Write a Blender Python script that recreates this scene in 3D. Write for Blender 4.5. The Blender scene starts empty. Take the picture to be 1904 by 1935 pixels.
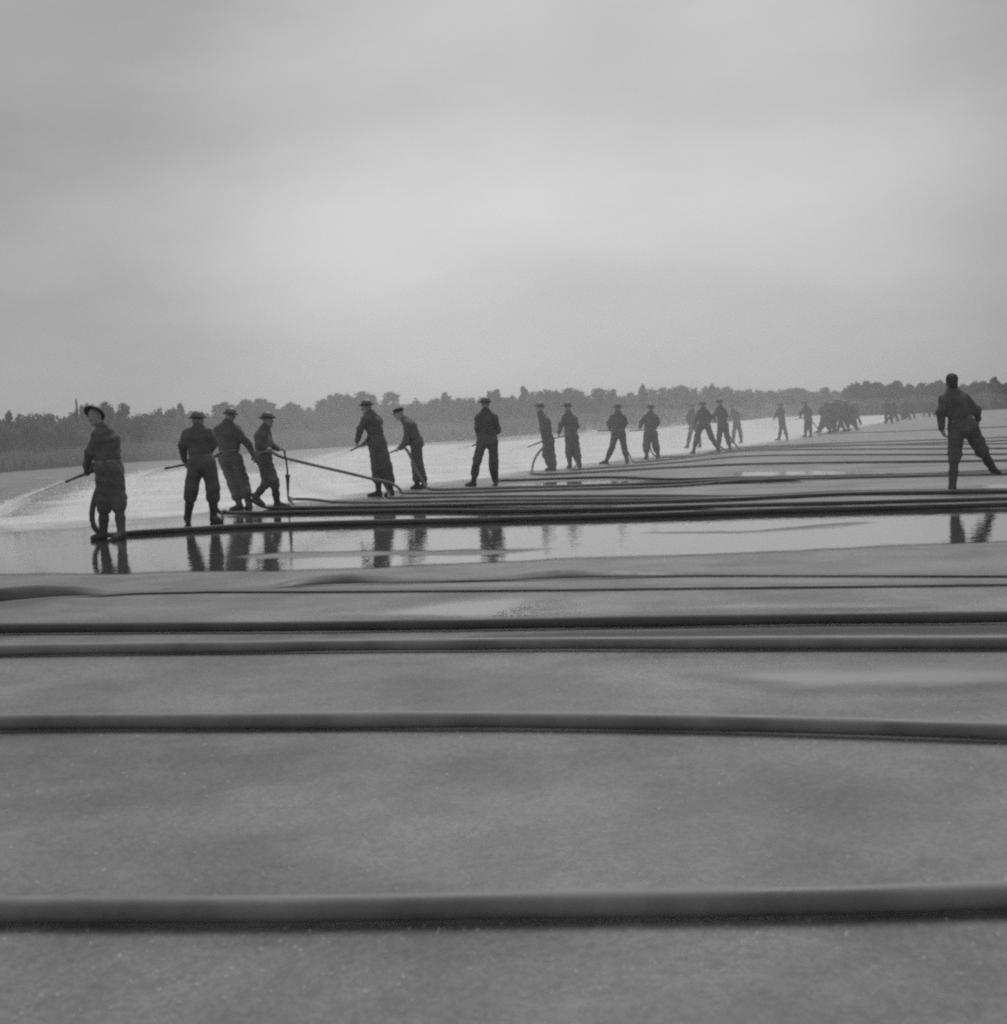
import bpy, math, random
import numpy as np
from mathutils import Matrix, Vector

random.seed(7)
RNG = np.random.default_rng(7)
C = bpy.context.scene.collection
SC = bpy.context.scene

# ------------------------------------------------------------------ camera
CAM_H = 1.30
FPX = 2720.0                       # focal length in units of a picture 1904 wide (80 mm lens on a 56 mm negative)
CX, CY = 952.0, 967.5
HOR0, HORS = 845.0, -0.0462        # tilted horizon
_down = np.array([-HORS, 1.0, -(HOR0 + HORS * CX - CY) / FPX]); _down /= np.linalg.norm(_down)
_ez = -_down
_ey = np.array([0, 0, 1.0]) - _down * _down[2]; _ey /= np.linalg.norm(_ey)
_ex = np.cross(_down, _ey); _ex = _ex if _ex[0] > 0 else -_ex
AX = np.array([_ex, _ey, _ez])     # world axes in camera coordinates (right, down, forward)
cam_data = bpy.data.cameras.new('camera')
cam_data.sensor_fit = 'HORIZONTAL'; cam_data.sensor_width = 56.0
cam_data.lens = 56.0 * FPX / 1904.0
cam_data.clip_start = 0.1; cam_data.clip_end = 6000
cam_data.dof.use_dof = True
cam_data.dof.focus_distance = 24.0
cam_data.dof.aperture_fstop = 7.0
cam = bpy.data.objects.new('camera', cam_data); C.objects.link(cam)
_r, _u, _b = AX @ np.array([1., 0, 0]), AX @ np.array([0, -1., 0]), AX @ np.array([0, 0, -1.])
cam.matrix_world = Matrix(((_r[0], _u[0], _b[0], 0), (_r[1], _u[1], _b[1], 0), (_r[2], _u[2], _b[2], CAM_H), (0, 0, 0, 1)))
SC.camera = cam

# ------------------------------------------------------------------ world: overcast sky, black and white film
SUN_EL, SUN_AZ = math.radians(54), math.radians(8)      # azimuth measured from +Y towards +X
world = bpy.data.worlds.new('World'); SC.world = world; world.use_nodes = True
nt = world.node_tree; nt.nodes.clear()
N = nt.nodes.new; L = nt.links.new
out = N('ShaderNodeOutputWorld'); bg = N('ShaderNodeBackground'); bg.inputs['Strength'].default_value = 0.1
sky = N('ShaderNodeTexSky'); sky.sky_type = 'NISHITA'; sky.sun_disc = False
sky.sun_elevation = SUN_EL; sky.sun_rotation = SUN_AZ; sky.dust_density = 2.0
bw = N('ShaderNodeRGBToBW'); L(sky.outputs[0], bw.inputs[0])
tc = N('ShaderNodeTexCoord')
mp = N('ShaderNodeMapping'); mp.inputs['Scale'].default_value = (1.0, 1.0, 2.6); mp.inputs['Location'].default_value = (2.141, 4.211, -1.050)
L(tc.outputs['Generated'], mp.inputs[0])
nz = N('ShaderNodeTexNoise'); nz.inputs['Scale'].default_value = 2.6; nz.inputs['Detail'].default_value = 5; nz.inputs['Roughness'].default_value = 0.5
L(mp.outputs[0], nz.inputs['Vector'])
cr = N('ShaderNodeMapRange'); cr.inputs[1].default_value = 0.3; cr.inputs[2].default_value = 0.7; cr.inputs[3].default_value = 2.3; cr.inputs[4].default_value = 4.3
L(nz.outputs[0], cr.inputs[0])
mx = N('ShaderNodeMix'); mx.data_type = 'FLOAT'; mx.inputs[0].default_value = 0.88
L(bw.outputs[0], mx.inputs[2]); 
dt = N('ShaderNodeVectorMath'); dt.operation = 'DOT_PRODUCT'
_g = AX @ np.array([1130 - CX, 470 - CY, FPX]); _g /= np.linalg.norm(_g); dt.inputs[1].default_value = tuple(_g)
nrm = N('ShaderNodeVectorMath'); nrm.operation = 'NORMALIZE'; L(tc.outputs['Generated'], nrm.inputs[0]); L(nrm.outputs[0], dt.inputs[0])
lobe = N('ShaderNodeMapRange'); lobe.interpolation_type = 'SMOOTHERSTEP'; lobe.inputs[1].default_value = math.cos(math.radians(20)); lobe.inputs[2].default_value = 1.0
lobe.inputs[3].default_value = 0.0; lobe.inputs[4].default_value = 2.5; L(dt.outputs['Value'], lobe.inputs[0])
ad = N('ShaderNodeMath'); ad.operation = 'ADD'; L(cr.outputs[0], ad.inputs[0]); L(lobe.outputs[0], ad.inputs[1])
ds = N('ShaderNodeVectorMath'); ds.operation = 'DOT_PRODUCT'; L(nrm.outputs[0], ds.inputs[0])
ds.inputs[1].default_value = (math.sin(SUN_AZ) * math.cos(SUN_EL), math.cos(SUN_AZ) * math.cos(SUN_EL), math.sin(SUN_EL))
sl = N('ShaderNodeMath'); sl.operation = 'MULTIPLY_ADD'; sl.inputs[1].default_value = .6; sl.inputs[2].default_value = -.4; L(ds.outputs['Value'], sl.inputs[0])
a3 = N('ShaderNodeMath'); a3.operation = 'ADD'; L(ad.outputs[0], a3.inputs[0]); L(sl.outputs[0], a3.inputs[1]); L(a3.outputs[0], mx.inputs[3])
L(mx.outputs[0], bg.inputs['Color']); L(bg.outputs[0], out.inputs['Surface'])

sun_data = bpy.data.lights.new('sun', 'SUN'); sun_data.energy = 1.5; sun_data.angle = math.radians(34); sun_data.color = (1, 1, 1)
sun = bpy.data.objects.new('sun', sun_data); C.objects.link(sun)
_sd = Vector((math.sin(SUN_AZ) * math.cos(SUN_EL), math.cos(SUN_AZ) * math.cos(SUN_EL), math.sin(SUN_EL)))
sun.rotation_euler = _sd.to_track_quat('Z', 'Y').to_euler()
SC.view_settings.view_transform = 'Standard'; SC.view_settings.look = 'None'
SC.view_settings.exposure = 0.0; SC.view_settings.gamma = 1.0; SC.view_settings.use_curve_mapping = False
SC.render.engine = 'CYCLES'
SC.cycles.use_denoising = False
SC.cycles.max_bounces = 6; SC.cycles.volume_bounces = 1; SC.cycles.transparent_max_bounces = 24
SC.cycles.pixel_filter_type = 'BLACKMAN_HARRIS'; SC.cycles.filter_width = 2.3
SC.cycles.sample_clamp_indirect = 4.0

# ------------------------------------------------------------------ picture <-> place
K = 1904.0 / 2563.0
CAMP = np.array([0, 0, CAM_H])
def ray(x, y):                                # x, y in units of a picture 1904 wide
    return AX @ np.array([x - CX, y - CY, FPX])
def ground(x, y, z=0.0):
    d = ray(x, y); t = (z - CAM_H) / d[2]
    return CAMP + d * t
def at_depth(x, y, Y):
    d = ray(x, y); return CAMP + d * (Y / d[1])
def hor(x): return HOR0 + HORS * x

# ------------------------------------------------------------------ helpers
def mesh_obj(name, verts, faces, mats, parent=None, smooth=True, mat_idx=None, loc=None):
    me = bpy.data.meshes.new(name)
    verts = np.asarray(verts, dtype=np.float32)
    if isinstance(faces, np.ndarray):
        n, k = faces.shape
        me.vertices.add(len(verts)); me.vertices.foreach_set('co', verts.ravel())
        me.loops.add(n * k); me.loops.foreach_set('vertex_index', faces.astype(np.int32).ravel())
        me.polygons.add(n)
        me.polygons.foreach_set('loop_start', np.arange(0, n * k, k, dtype=np.int32))
        me.polygons.foreach_set('loop_total', np.full(n, k, dtype=np.int32))
        me.update(calc_edges=True)
    else:
        me.from_pydata([tuple(v) for v in verts], [], faces)
    if smooth: me.polygons.foreach_set('use_smooth', np.ones(len(me.polygons), dtype=bool))
    for m in (mats if isinstance(mats, (list, tuple)) else [mats]): me.materials.append(m)
    if mat_idx is not None: me.polygons.foreach_set('material_index', np.asarray(mat_idx, dtype=np.int32))
    o = bpy.data.objects.new(name, me); C.objects.link(o)
    if parent is not None: o.parent = parent
    if loc is not None: o.location = tuple(loc)
    return o
def tag(o, label=None, cat=None, group=None, kind=None):
    if label: o['label'] = label
    if cat: o['category'] = cat
    if group: o['group'] = group
    if kind: o['kind'] = kind
    return o

# ------------------------------------------------------------------ materials (all neutral: black and white film)
def new_mat(name):
    m = bpy.data.materials.new(name); m.use_nodes = True
    return m, m.node_tree.nodes, m.node_tree.links, m.node_tree.nodes['Principled BSDF']
def simple(name, v, rough=0.8, metal=0.0, var=0.25, scale=8.0, bump=0.0, bscale=60.0, spec=0.5):
    m, n, l, p = new_mat(name)
    tcn = n.new('ShaderNodeTexCoord'); no = n.new('ShaderNodeTexNoise'); no.inputs['Scale'].default_value = scale; no.inputs['Detail'].default_value = 4
    l.new(tcn.outputs['Object'], no.inputs['Vector'])
    r = n.new('ShaderNodeMapRange'); r.inputs[1].default_value = .3; r.inputs[2].default_value = .7
    r.inputs[3].default_value = v * (1 - var); r.inputs[4].default_value = v * (1 + var); l.new(no.outputs[0], r.inputs[0])
    l.new(r.outputs[0], p.inputs['Base Color'])
    p.inputs['Roughness'].default_value = rough; p.inputs['Metallic'].default_value = metal; p.inputs['Specular IOR Level'].default_value = spec
    if bump:
        nb = n.new('ShaderNodeTexNoise'); nb.inputs['Scale'].default_value = bscale; nb.inputs['Detail'].default_value = 3; l.new(tcn.outputs['Object'], nb.inputs['Vector'])
        b = n.new('ShaderNodeBump'); b.inputs['Strength'].default_value = bump; b.inputs['Distance'].default_value = .01
        l.new(nb.outputs[0], b.inputs['Height']); l.new(b.outputs[0], p.inputs['Normal'])
    return m
M = {}
M['skin'] = simple('skin', 0.36, 0.6, var=.08)
M['jacket'] = simple('wet_dark_cloth', 0.12, 0.75, var=.3, scale=6, bump=.5, bscale=45)
M['trousers'] = simple('dark_twill', 0.12, 0.8, var=.3, scale=6, bump=.5, bscale=40)
M['boot'] = simple('rubber_boot', 0.075, 0.6, var=.2)
M['belt'] = simple('waistband_highlight', 0.22, 0.7, var=.5, scale=30)  # paler than the cloth: wet highlights at the hem put into the colour
M['dome'] = simple('dull_metal_helmet', 0.17, 0.5, metal=.4, var=.1)
M['brim'] = simple('black_leather_brim', 0.03, 0.7, spec=.2)
M['hair'] = simple('dark_hair', 0.06, 0.7)
M['nozzle'] = simple('tarnished_brass', 0.12, 0.4, metal=.5)
M['rope'] = simple('dark_rope', 0.08, 0.8)
M['bark'] = simple('bark', 0.10, 0.9)
M['leaf'] = simple('dark_needles', 0.13, 0.8, var=.35, scale=1.2)
M['pine'] = simple('black_green_pine', 0.05, 0.85, var=.35, scale=1.0)
M['leaf2'] = simple('grey_scrub', 0.15, 0.85, var=.4, scale=.6)
M['grass'] = simple('long_dry_grass', 0.16, 0.9, var=.3, scale=.4)

for k in ('leaf', 'leaf2', 'grass'):           # thin leaves let some of the light behind them through
    _n = M[k].node_tree.nodes; _l = M[k].node_tree.links; _t = _n.new('ShaderNodeBsdfTranslucent'); _m = _n.new('ShaderNodeMixShader'); _m.inputs[0].default_value = .45
    _l.new(_n['Principled BSDF'].inputs['Base Color'].links[0].from_socket, _t.inputs[0])
    _l.new(_n['Principled BSDF'].outputs[0], _m.inputs[1]); _l.new(_t.outputs[0], _m.inputs[2]); _l.new(_m.outputs[0], _n['Material Output'].inputs['Surface'])
def hose_mat(name, v):
    m, n, l, p = new_mat(name)
    tcn = n.new('ShaderNodeTexCoord')
    no = n.new('ShaderNodeTexNoise'); no.inputs['Scale'].default_value = 2.2; no.inputs['Detail'].default_value = 6; no.inputs['Roughness'].default_value = .65
    l.new(tcn.outputs['Object'], no.inputs['Vector'])
    r = n.new('ShaderNodeMapRange'); r.inputs[1].default_value = .3; r.inputs[2].default_value = .7; r.inputs[3].default_value = v * .6; r.inputs[4].default_value = v * 1.3
    l.new(no.outputs[0], r.inputs[0]); l.new(r.outputs[0], p.inputs['Base Color'])
    p.inputs['Specular IOR Level'].default_value = .3
    rr = n.new('ShaderNodeMapRange'); rr.inputs[1].default_value = .35; rr.inputs[2].default_value = .65; rr.inputs[3].default_value = .38; rr.inputs[4].default_value = .75
    l.new(no.outputs[0], rr.inputs[0]); l.new(rr.outputs[0], p.inputs['Roughness'])
    fine = n.new('ShaderNodeTexNoise'); fine.inputs['Scale'].default_value = 160; fine.inputs['Detail'].default_value = 2; l.new(tcn.outputs['Object'], fine.inputs['Vector'])
    b = n.new('ShaderNodeBump'); b.inputs['Strength'].default_value = .35; b.inputs['Distance'].default_value = .004
    l.new(fine.outputs[0], b.inputs['Height']); l.new(b.outputs[0], p.inputs['Normal'])
    return m
M['hose'] = hose_mat('canvas_hose', 0.25)
M['hose_flat'] = hose_mat('empty_canvas_hose', 0.15)
M['hose_dark'] = hose_mat('soaked_canvas_hose', 0.10)

def ground_mat():
    m, n, l, p = new_mat('wet_runway')
    tcn = n.new('ShaderNodeTexCoord')
    def noise(scale, det=4, rough=.55):
        x = n.new('ShaderNodeTexNoise'); x.inputs['Scale'].default_value = scale; x.inputs['Detail'].default_value = det; x.inputs['Roughness'].default_value = rough
        l.new(tcn.outputs['Object'], x.inputs['Vector']); return x
    def rng(src, a, b, c, d):
        x = n.new('ShaderNodeMapRange'); x.interpolation_type = 'SMOOTHSTEP'
        for i, v in enumerate((a, b, c, d)): x.inputs[i + 1].default_value = v
        l.new(src, x.inputs[0]); return x.outputs[0]
    def mul(a, b):
        x = n.new('ShaderNodeMath'); x.operation = 'MULTIPLY'; l.new(a, x.inputs[0]); l.new(b, x.inputs[1]); return x.outputs[0]
    big = noise(.8, 5, .6); mid = noise(4.0, 5, .6); fine = noise(90, 3, .7)
    col = mul(rng(big.outputs[0], .30, .70, .118, .235), rng(mid.outputs[0], .3, .7, .94, 1.05))
    vo = n.new('ShaderNodeTexVoronoi'); vo.inputs['Scale'].default_value = 55; l.new(tcn.outputs['Object'], vo.inputs['Vector'])
    speck = rng(vo.outputs['Color'], .0, 1., .82, 1.18)
    col = mul(col, speck)
    col = mul(col, rng(fine.outputs[0], .3, .7, .8, 1.2))
    l.new(col, p.inputs['Base Color'])
    wet = noise(.38, 5, .6)
    l.new(rng(wet.outputs[0], .38, .64, .58, .32), p.inputs['Roughness'])
    p.inputs['IOR'].default_value = 1.36
    b = n.new('ShaderNodeBump'); b.inputs['Strength'].default_value = .4; b.inputs['Distance'].default_value = .006
    l.new(fine.outputs[0], b.inputs['Height'])
    b2 = n.new('ShaderNodeBump'); b2.inputs['Strength'].default_value = .4; b2.inputs['Distance'].default_value = .03
    l.new(mid.outputs[0], b2.inputs['Height']); l.new(b.outputs[0], b2.inputs['Normal']); l.new(b2.outputs[0], p.inputs['Normal'])
    return m
M['ground'] = ground_mat()

def water_mat(name, base, rough, wave, wscale, noise_amp, soft, nscale=1.0, streak=0.0):
    m, n, l, p = new_mat(name)
    tcn = n.new('ShaderNodeTexCoord')
    at = n.new('ShaderNodeAttribute'); at.attribute_name = 'edge'
    no = n.new('ShaderNodeTexNoise'); no.inputs['Scale'].default_value = nscale; no.inputs['Detail'].default_value = 6; no.inputs['Roughness'].default_value = .6
    l.new(tcn.outputs['Object'], no.inputs['Vector'])
    s = n.new('ShaderNodeMath'); s.operation = 'MULTIPLY_ADD'; s.inputs[1].default_value = noise_amp * 2; s.inputs[2].default_value = -noise_amp
    l.new(no.outputs[0], s.inputs[0])
    a = n.new('ShaderNodeMath'); a.operation = 'ADD'; l.new(at.outputs['Fac'], a.inputs[0]); l.new(s.outputs[0], a.inputs[1])
    r = n.new('ShaderNodeMapRange'); r.interpolation_type = 'SMOOTHSTEP'; r.inputs[1].default_value = -soft; r.inputs[2].default_value = soft
    l.new(a.outputs[0], r.inputs[0]); l.new(r.outputs[0], p.inputs['Alpha'])
    p.inputs['Base Color'].default_value = (base, base, base, 1)
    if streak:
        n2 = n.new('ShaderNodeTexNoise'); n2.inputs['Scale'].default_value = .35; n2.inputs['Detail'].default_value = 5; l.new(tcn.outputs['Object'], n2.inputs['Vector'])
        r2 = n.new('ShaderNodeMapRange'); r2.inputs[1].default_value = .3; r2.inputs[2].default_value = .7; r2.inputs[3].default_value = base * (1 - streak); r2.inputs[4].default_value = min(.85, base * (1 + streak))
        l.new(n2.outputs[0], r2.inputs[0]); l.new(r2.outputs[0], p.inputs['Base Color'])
    p.inputs['Roughness'].default_value = rough; p.inputs['IOR'].default_value = 1.33
    w = n.new('ShaderNodeTexNoise'); w.inputs['Scale'].default_value = wscale; w.inputs['Detail'].default_value = 3; l.new(tcn.outputs['Object'], w.inputs['Vector'])
    b = n.new('ShaderNodeBump'); b.inputs['Strength'].default_value = 1.0; b.inputs['Distance'].default_value = wave
    l.new(w.outputs[0], b.inputs['Height']); l.new(b.outputs[0], p.inputs['Normal'])
    return m
M['puddle'] = water_mat('still_puddle_water', 0.08, 0.02, 0.0028, 6.5, .35, .16, .9)
_pp = M['puddle'].node_tree.nodes['Principled BSDF']; _pp.inputs['Coat Weight'].default_value = .6; _pp.inputs['Coat IOR'].default_value = 1.4; _pp.inputs['Coat Roughness'].default_value = .02
M['puddle'].node_tree.links.new(_pp.inputs['Normal'].links[0].from_socket, _pp.inputs['Coat Normal'])
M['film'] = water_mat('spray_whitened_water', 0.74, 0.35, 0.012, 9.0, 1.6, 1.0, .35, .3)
M['damp'] = water_mat('damp_patch', 0.2, 0.09, .001, 7.0, .16, .22, 1.6)
def spray_mat():
    m, n, l, p = new_mat('water_droplets')
    p.inputs['Base Color'].default_value = (.9, .9, .9, 1); p.inputs['Roughness'].default_value = .5
    t = n.new('ShaderNodeBsdfTranslucent'); t.inputs[0].default_value = (.95, .95, .95, 1)
    mi = n.new('ShaderNodeMixShader'); mi.inputs[0].default_value = .65
    l.new(p.outputs[0], mi.inputs[1]); l.new(t.outputs[0], mi.inputs[2]); l.new(mi.outputs[0], n['Material Output'].inputs['Surface'])
    return m
M['spray'] = spray_mat()

# ------------------------------------------------------------------ setting: runway, water, field
R_ = 2500.0
tag(mesh_obj('runway', [(-R_, -60, 0), (R_, -60, 0), (R_, R_, 0), (-R_, R_, 0)], [(0, 1, 2, 3)], M['ground'], smooth=False), 'wet tarmac runway with a dull uneven sheen', kind='structure')

def poly_sd(P, poly):
    """signed distance (inside positive) of points P (n,2) to polygon (m,2)"""
    d = np.full(len(P), 1e9); inside = np.zeros(len(P), bool)
    m = len(poly)
    for i in range(m):
        a, b = poly[i], poly[(i + 1) % m]
        ab = b - a; t = np.clip(((P - a) @ ab) / max(1e-9, ab @ ab), 0, 1)
        q = a + t[:, None] * ab
        d = np.minimum(d, np.hypot(*(P - q).T))
        c = (a[1] > P[:, 1]) != (b[1] > P[:, 1])
        xx = (b[0] - a[0]) * (P[:, 1] - a[1]) / ((b[1] - a[1]) if b[1] != a[1] else 1e-9) + a[0]
        inside ^= c & (P[:, 0] < xx)
    return np.where(inside, d, -d)
def water_sheet(name, polys, holes, z, mat, label, margin, step=1.012, nth=420):
    W = [np.array([ground(*q)[:2] for q in p]) for p in polys]; Hh = [np.array([ground(*q)[:2] for q in p]) for p in holes]
    allp = np.concatenate(W); rr = np.hypot(*allp.T); th = np.arctan2(allp[:, 0], allp[:, 1])
    r0, r1 = rr.min() * .96, rr.max() * 1.05
    rs = r0 * step ** np.arange(int(math.log(r1 / r0) / math.log(step)) + 2)
    ths = np.linspace(th.min() - .02, th.max() + .02, nth)
    RR, TT = np.meshgrid(rs, ths, indexing='ij')
    P = np.stack([RR * np.sin(TT), RR * np.cos(TT)], -1).reshape(-1, 2)
    sd = np.max([poly_sd(P, p) for p in W], 0)
    for p in Hh: sd = np.minimum(sd, -poly_sd(P, p))
    nr, nt_ = RR.shape
    idx = np.arange(nr * nt_).reshape(nr, nt_)
    F = np.stack([idx[:-1, :-1], idx[:-1, 1:], idx[1:, 1:], idx[1:, :-1]], -1).reshape(-1, 4)
    F = F[(sd[F] > -margin).any(1)]
    used = np.unique(F); re = np.full(nr * nt_, -1); re[used] = np.arange(len(used))
    V = np.c_[P[used], np.full(len(used), z)]
    F = re[F][:, ::-1]
    o = mesh_obj(name, V, F, mat, smooth=False)
    at = o.data.attributes.new('edge', 'FLOAT', 'POINT'); at.data.foreach_set('value', np.clip(sd[used], -6, 6).astype(np.float32))
    return tag(o, label, kind='structure')
water_sheet('puddle', [[(-120, 1091), (0, 1087), (250, 1083), (420, 1081), (560, 1078), (700, 1072), (850, 1066), (1000, 1060), (1200, 1053), (1400, 1046), (1600, 1036), (1904, 1024), (2100, 1014),
                        (2100, 955), (1904, 962), (1500, 968), (1277, 960), (900, 958), (600, 958), (475, 960), (430, 930), (330, 905), (240, 905), (150, 935), (60, 968), (-120, 985)]],
            [[(430, 1053), (520, 1045), (700, 1041), (930, 1039), (1040, 1039), (930, 1050), (700, 1053), (520, 1057)],
             [(1230, 1008), (1400, 1004), (1520, 996), (1640, 988), (1560, 999), (1400, 1010)]],
            0.006, M['puddle'], 'long shallow puddle mirroring the men and the sky', .9)
water_sheet('puddle', [[(640, 1163), (760, 1152), (850, 1138), (960, 1130), (1035, 1134), (1012, 1141), (1050, 1147), (1005, 1153), (1030, 1161), (980, 1167), (760, 1167)]], [], .006, M['damp'], 'small pale puddle in front of the flat hoses', .6)
water_sheet('puddle', [[(900, 1206), (1200, 1196), (1500, 1190), (2000, 1184), (2000, 1200), (1500, 1203), (1200, 1207)], [(1330, 1275), (1500, 1266), (1750, 1262), (2050, 1268), (2050, 1286), (1800, 1300), (1500, 1306)], [(1100, 1160), (1400, 1143), (1640, 1141), (1730, 1146), (1640, 1151), (1400, 1152)]], [], .006, M['damp'], 'narrow strip of water between two thick hoses', .6)
water_sheet('puddle', [[(930, 918), (1050, 911), (1280, 909), (1500, 905), (1500, 913), (1280, 917), (1080, 919)], [(1400, 893), (1600, 890), (1600, 897), (1400, 900)],
                       [(1850, 917), (2100, 910), (2100, 924), (1850, 929)], [(960, 961), (1150, 957), (1150, 962), (960, 965)]], [], .006, M['puddle'], 'thin strips of standing water among the far hoses', .9)
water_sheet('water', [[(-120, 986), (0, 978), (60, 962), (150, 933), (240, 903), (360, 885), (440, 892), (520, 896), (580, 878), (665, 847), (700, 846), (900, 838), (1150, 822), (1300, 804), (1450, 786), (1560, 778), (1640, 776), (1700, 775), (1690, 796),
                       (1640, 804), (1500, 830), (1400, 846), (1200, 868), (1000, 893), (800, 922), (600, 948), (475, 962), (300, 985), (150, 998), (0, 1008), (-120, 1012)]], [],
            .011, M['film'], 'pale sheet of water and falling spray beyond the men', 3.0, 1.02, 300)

def grit():
    rg = np.random.default_rng(77); n = 1500
    y = 3.2 + 9 * rg.uniform(0, 1, n) ** 1.6; x = rg.uniform(-.5, .5, n) * y * .85
    V = []; c = np.c_[x, y, np.full(n, .001)]; r = rg.uniform(.0022, .0062, n)
    base = np.array([[1, 0, 0], [-.5, .87, 0], [-.5, -.87, 0], [.1, 0, .8]])
    a = rg.uniform(0, 6.28, n); R = np.stack([np.stack([np.cos(a), -np.sin(a), 0 * a], -1), np.stack([np.sin(a), np.cos(a), 0 * a], -1), np.stack([0 * a, 0 * a, 1 + 0 * a], -1)], 1)
    V = c[:, None, :] + np.einsum('nij,kj->nki', R, base) * r[:, None, None]
    F = (np.arange(n)[:, None, None] * 4 + np.array([[0, 1, 3], [1, 2, 3], [2, 0, 3]])).reshape(-1, 3)
    return tag(mesh_obj('grit', V.reshape(-1, 3), F, simple('pale_grit', .55, .8), smooth=False), 'pale grit scattered on the tarmac near the camera', kind='stuff')
grit()

# ------------------------------------------------------------------ SDF figures -> surface nets
def surface_nets(f, org, h):
    s = f < 0
    nx, ny, nz_ = f.shape
    cnt = np.zeros((nx - 1, ny - 1, nz_ - 1), np.int8)
    for dx in (0, 1):
        for dy in (0, 1):
            for dz in (0, 1):
                cnt += s[dx:nx - 1 + dx, dy:ny - 1 + dy, dz:nz_ - 1 + dz]
    act = (cnt > 0) & (cnt < 8)
    ci = np.argwhere(act)
    idm = np.full(act.shape, -1, np.int64); idm[act] = np.arange(len(ci))
    acc = np.zeros((len(ci), 3)); num = np.zeros(len(ci))
    cor = [(0, 0, 0), (1, 0, 0), (0, 1, 0), (1, 1, 0), (0, 0, 1), (1, 0, 1), (0, 1, 1), (1, 1, 1)]
    for a in range(8):
        for b in range(a + 1, 8):
            if sum(abs(np.subtract(cor[a], cor[b]))) != 1: continue
            fa = f[tuple((ci + cor[a]).T)]; fb = f[tuple((ci + cor[b]).T)]
            m = (fa < 0) != (fb < 0)
            t = fa[m] / (fa[m] - fb[m])
            acc[m] += np.array(cor[a]) + t[:, None] * (np.array(cor[b]) - np.array(cor[a])); num[m] += 1
    V = org + h * (ci + acc / num[:, None])
    Q = []
    for ax in range(3):
        sl0 = [slice(None)] * 3; sl1 = [slice(None)] * 3; sl0[ax] = slice(0, -1); sl1[ax] = slice(1, None)
        e = np.argwhere(s[tuple(sl0)] != s[tuple(sl1)])
        o1, o2 = [(1, 2), (2, 0), (0, 1)][ax]
        e = e[(e[:, o1] > 0) & (e[:, o2] > 0) & (e[:, o1] < f.shape[o1] - 1) & (e[:, o2] < f.shape[o2] - 1)]
        u = np.zeros(3, int); u[o1] = 1; v = np.zeros(3, int); v[o2] = 1
        q = np.stack([idm[tuple((e - u - v).T)], idm[tuple((e - v).T)], idm[tuple(e.T)], idm[tuple((e - u).T)]], -1)
        inside = s[tuple(e.T)]
        q[~inside] = q[~inside][:, ::-1]
        Q.append(q)
    return V, np.concatenate(Q)

class Field:
    def __init__(self): self.p = []
    def cone(self, a, b, ra, rb, k=.03): self.p.append(('c', np.array(a, float), np.array(b, float), ra, rb, k)); return self
    def ell(self, c, r, R=None, k=.02, sub=False): self.p.append(('e' if not sub else 's', np.array(c, float), np.array(r, float), R if R is not None else np.eye(3), 0, k)); return self
    def mesh(self, h, wrinkle=0.0, seed=0):
        lo = np.full(3, 1e9); hi = -lo
        bb = []
        for q in self.p:
            if q[0] == 'c':
                r = max(q[3], q[4]); a = np.minimum(q[1], q[2]) - r; b = np.maximum(q[1], q[2]) + r
            else:
                r = q[2].max(); a = q[1] - r; b = q[1] + r
            bb.append((a, b))
            if q[0] != 's': lo = np.minimum(lo, a); hi = np.maximum(hi, b)
        lo -= 3 * h + .01; hi += 3 * h + .01
        n = np.ceil((hi - lo) / h).astype(int) + 1
        f = np.full(n, .5, np.float32)
        ax = [lo[i] + h * np.arange(n[i]) for i in range(3)]
        for q, (a, b) in zip(self.p, bb):
            mar = q[5] + 2.5 * h
            i0 = np.maximum(0, np.floor((a - mar - lo) / h).astype(int)); i1 = np.minimum(n, np.ceil((b + mar - lo) / h).astype(int) + 1)
            if (i1 <= i0).any(): continue
            X, Y, Z = np.meshgrid(*[ax[i][i0[i]:i1[i]] for i in range(3)], indexing='ij')
            if q[0] == 'c':
                ab = q[2] - q[1]; L2 = max(1e-9, ab @ ab)
                px, py, pz = X - q[1][0], Y - q[1][1], Z - q[1][2]
                t = np.clip((px * ab[0] + py * ab[1] + pz * ab[2]) / L2, 0, 1)
                d = np.sqrt((px - t * ab[0]) ** 2 + (py - t * ab[1]) ** 2 + (pz - t * ab[2]) ** 2) - (q[3] + (q[4] - q[3]) * t)
            else:
                R = q[3]; px, py, pz = X - q[1][0], Y - q[1][1], Z - q[1][2]
                u = [(px * R[i][0] + py * R[i][1] + pz * R[i][2]) / q[2][i] for i in range(3)]
                k0 = np.sqrt(u[0] ** 2 + u[1] ** 2 + u[2] ** 2)
                k1 = np.sqrt((u[0] / q[2][0]) ** 2 + (u[1] / q[2][1]) ** 2 + (u[2] / q[2][2]) ** 2) + 1e-9
                d = k0 * (k0 - 1) / k1
            sl = tuple(slice(i0[i], i1[i]) for i in range(3)); g = f[sl]; k = max(q[5], 1e-4)
            if q[0] == 's':
                hh = np.clip(.5 - .5 * (g + d) / k, 0, 1); f[sl] = g * (1 - hh) - d * hh + k * hh * (1 - hh)
            else:
                hh = np.maximum(k - np.abs(g - d), 0) / k; f[sl] = np.minimum(g, d) - hh * hh * k * .25
        if wrinkle:
            rg = np.random.default_rng(seed)
            X, Y, Z = np.meshgrid(*ax, indexing='ij')
            for i in range(5):
                v = rg.normal(size=3); v[2] *= 1.5; v *= rg.uniform(28, 75) / np.linalg.norm(v)
                f += (wrinkle * np.sin(v[0] * X + v[1] * Y + v[2] * Z + rg.uniform(0, 6.28) + 1.5 * np.sin(9 * Z + i))).astype(np.float32)
        return surface_nets(f, lo, h)

def unit(v): v = np.asarray(v, float); return v / (np.linalg.norm(v) + 1e-9)

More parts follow.
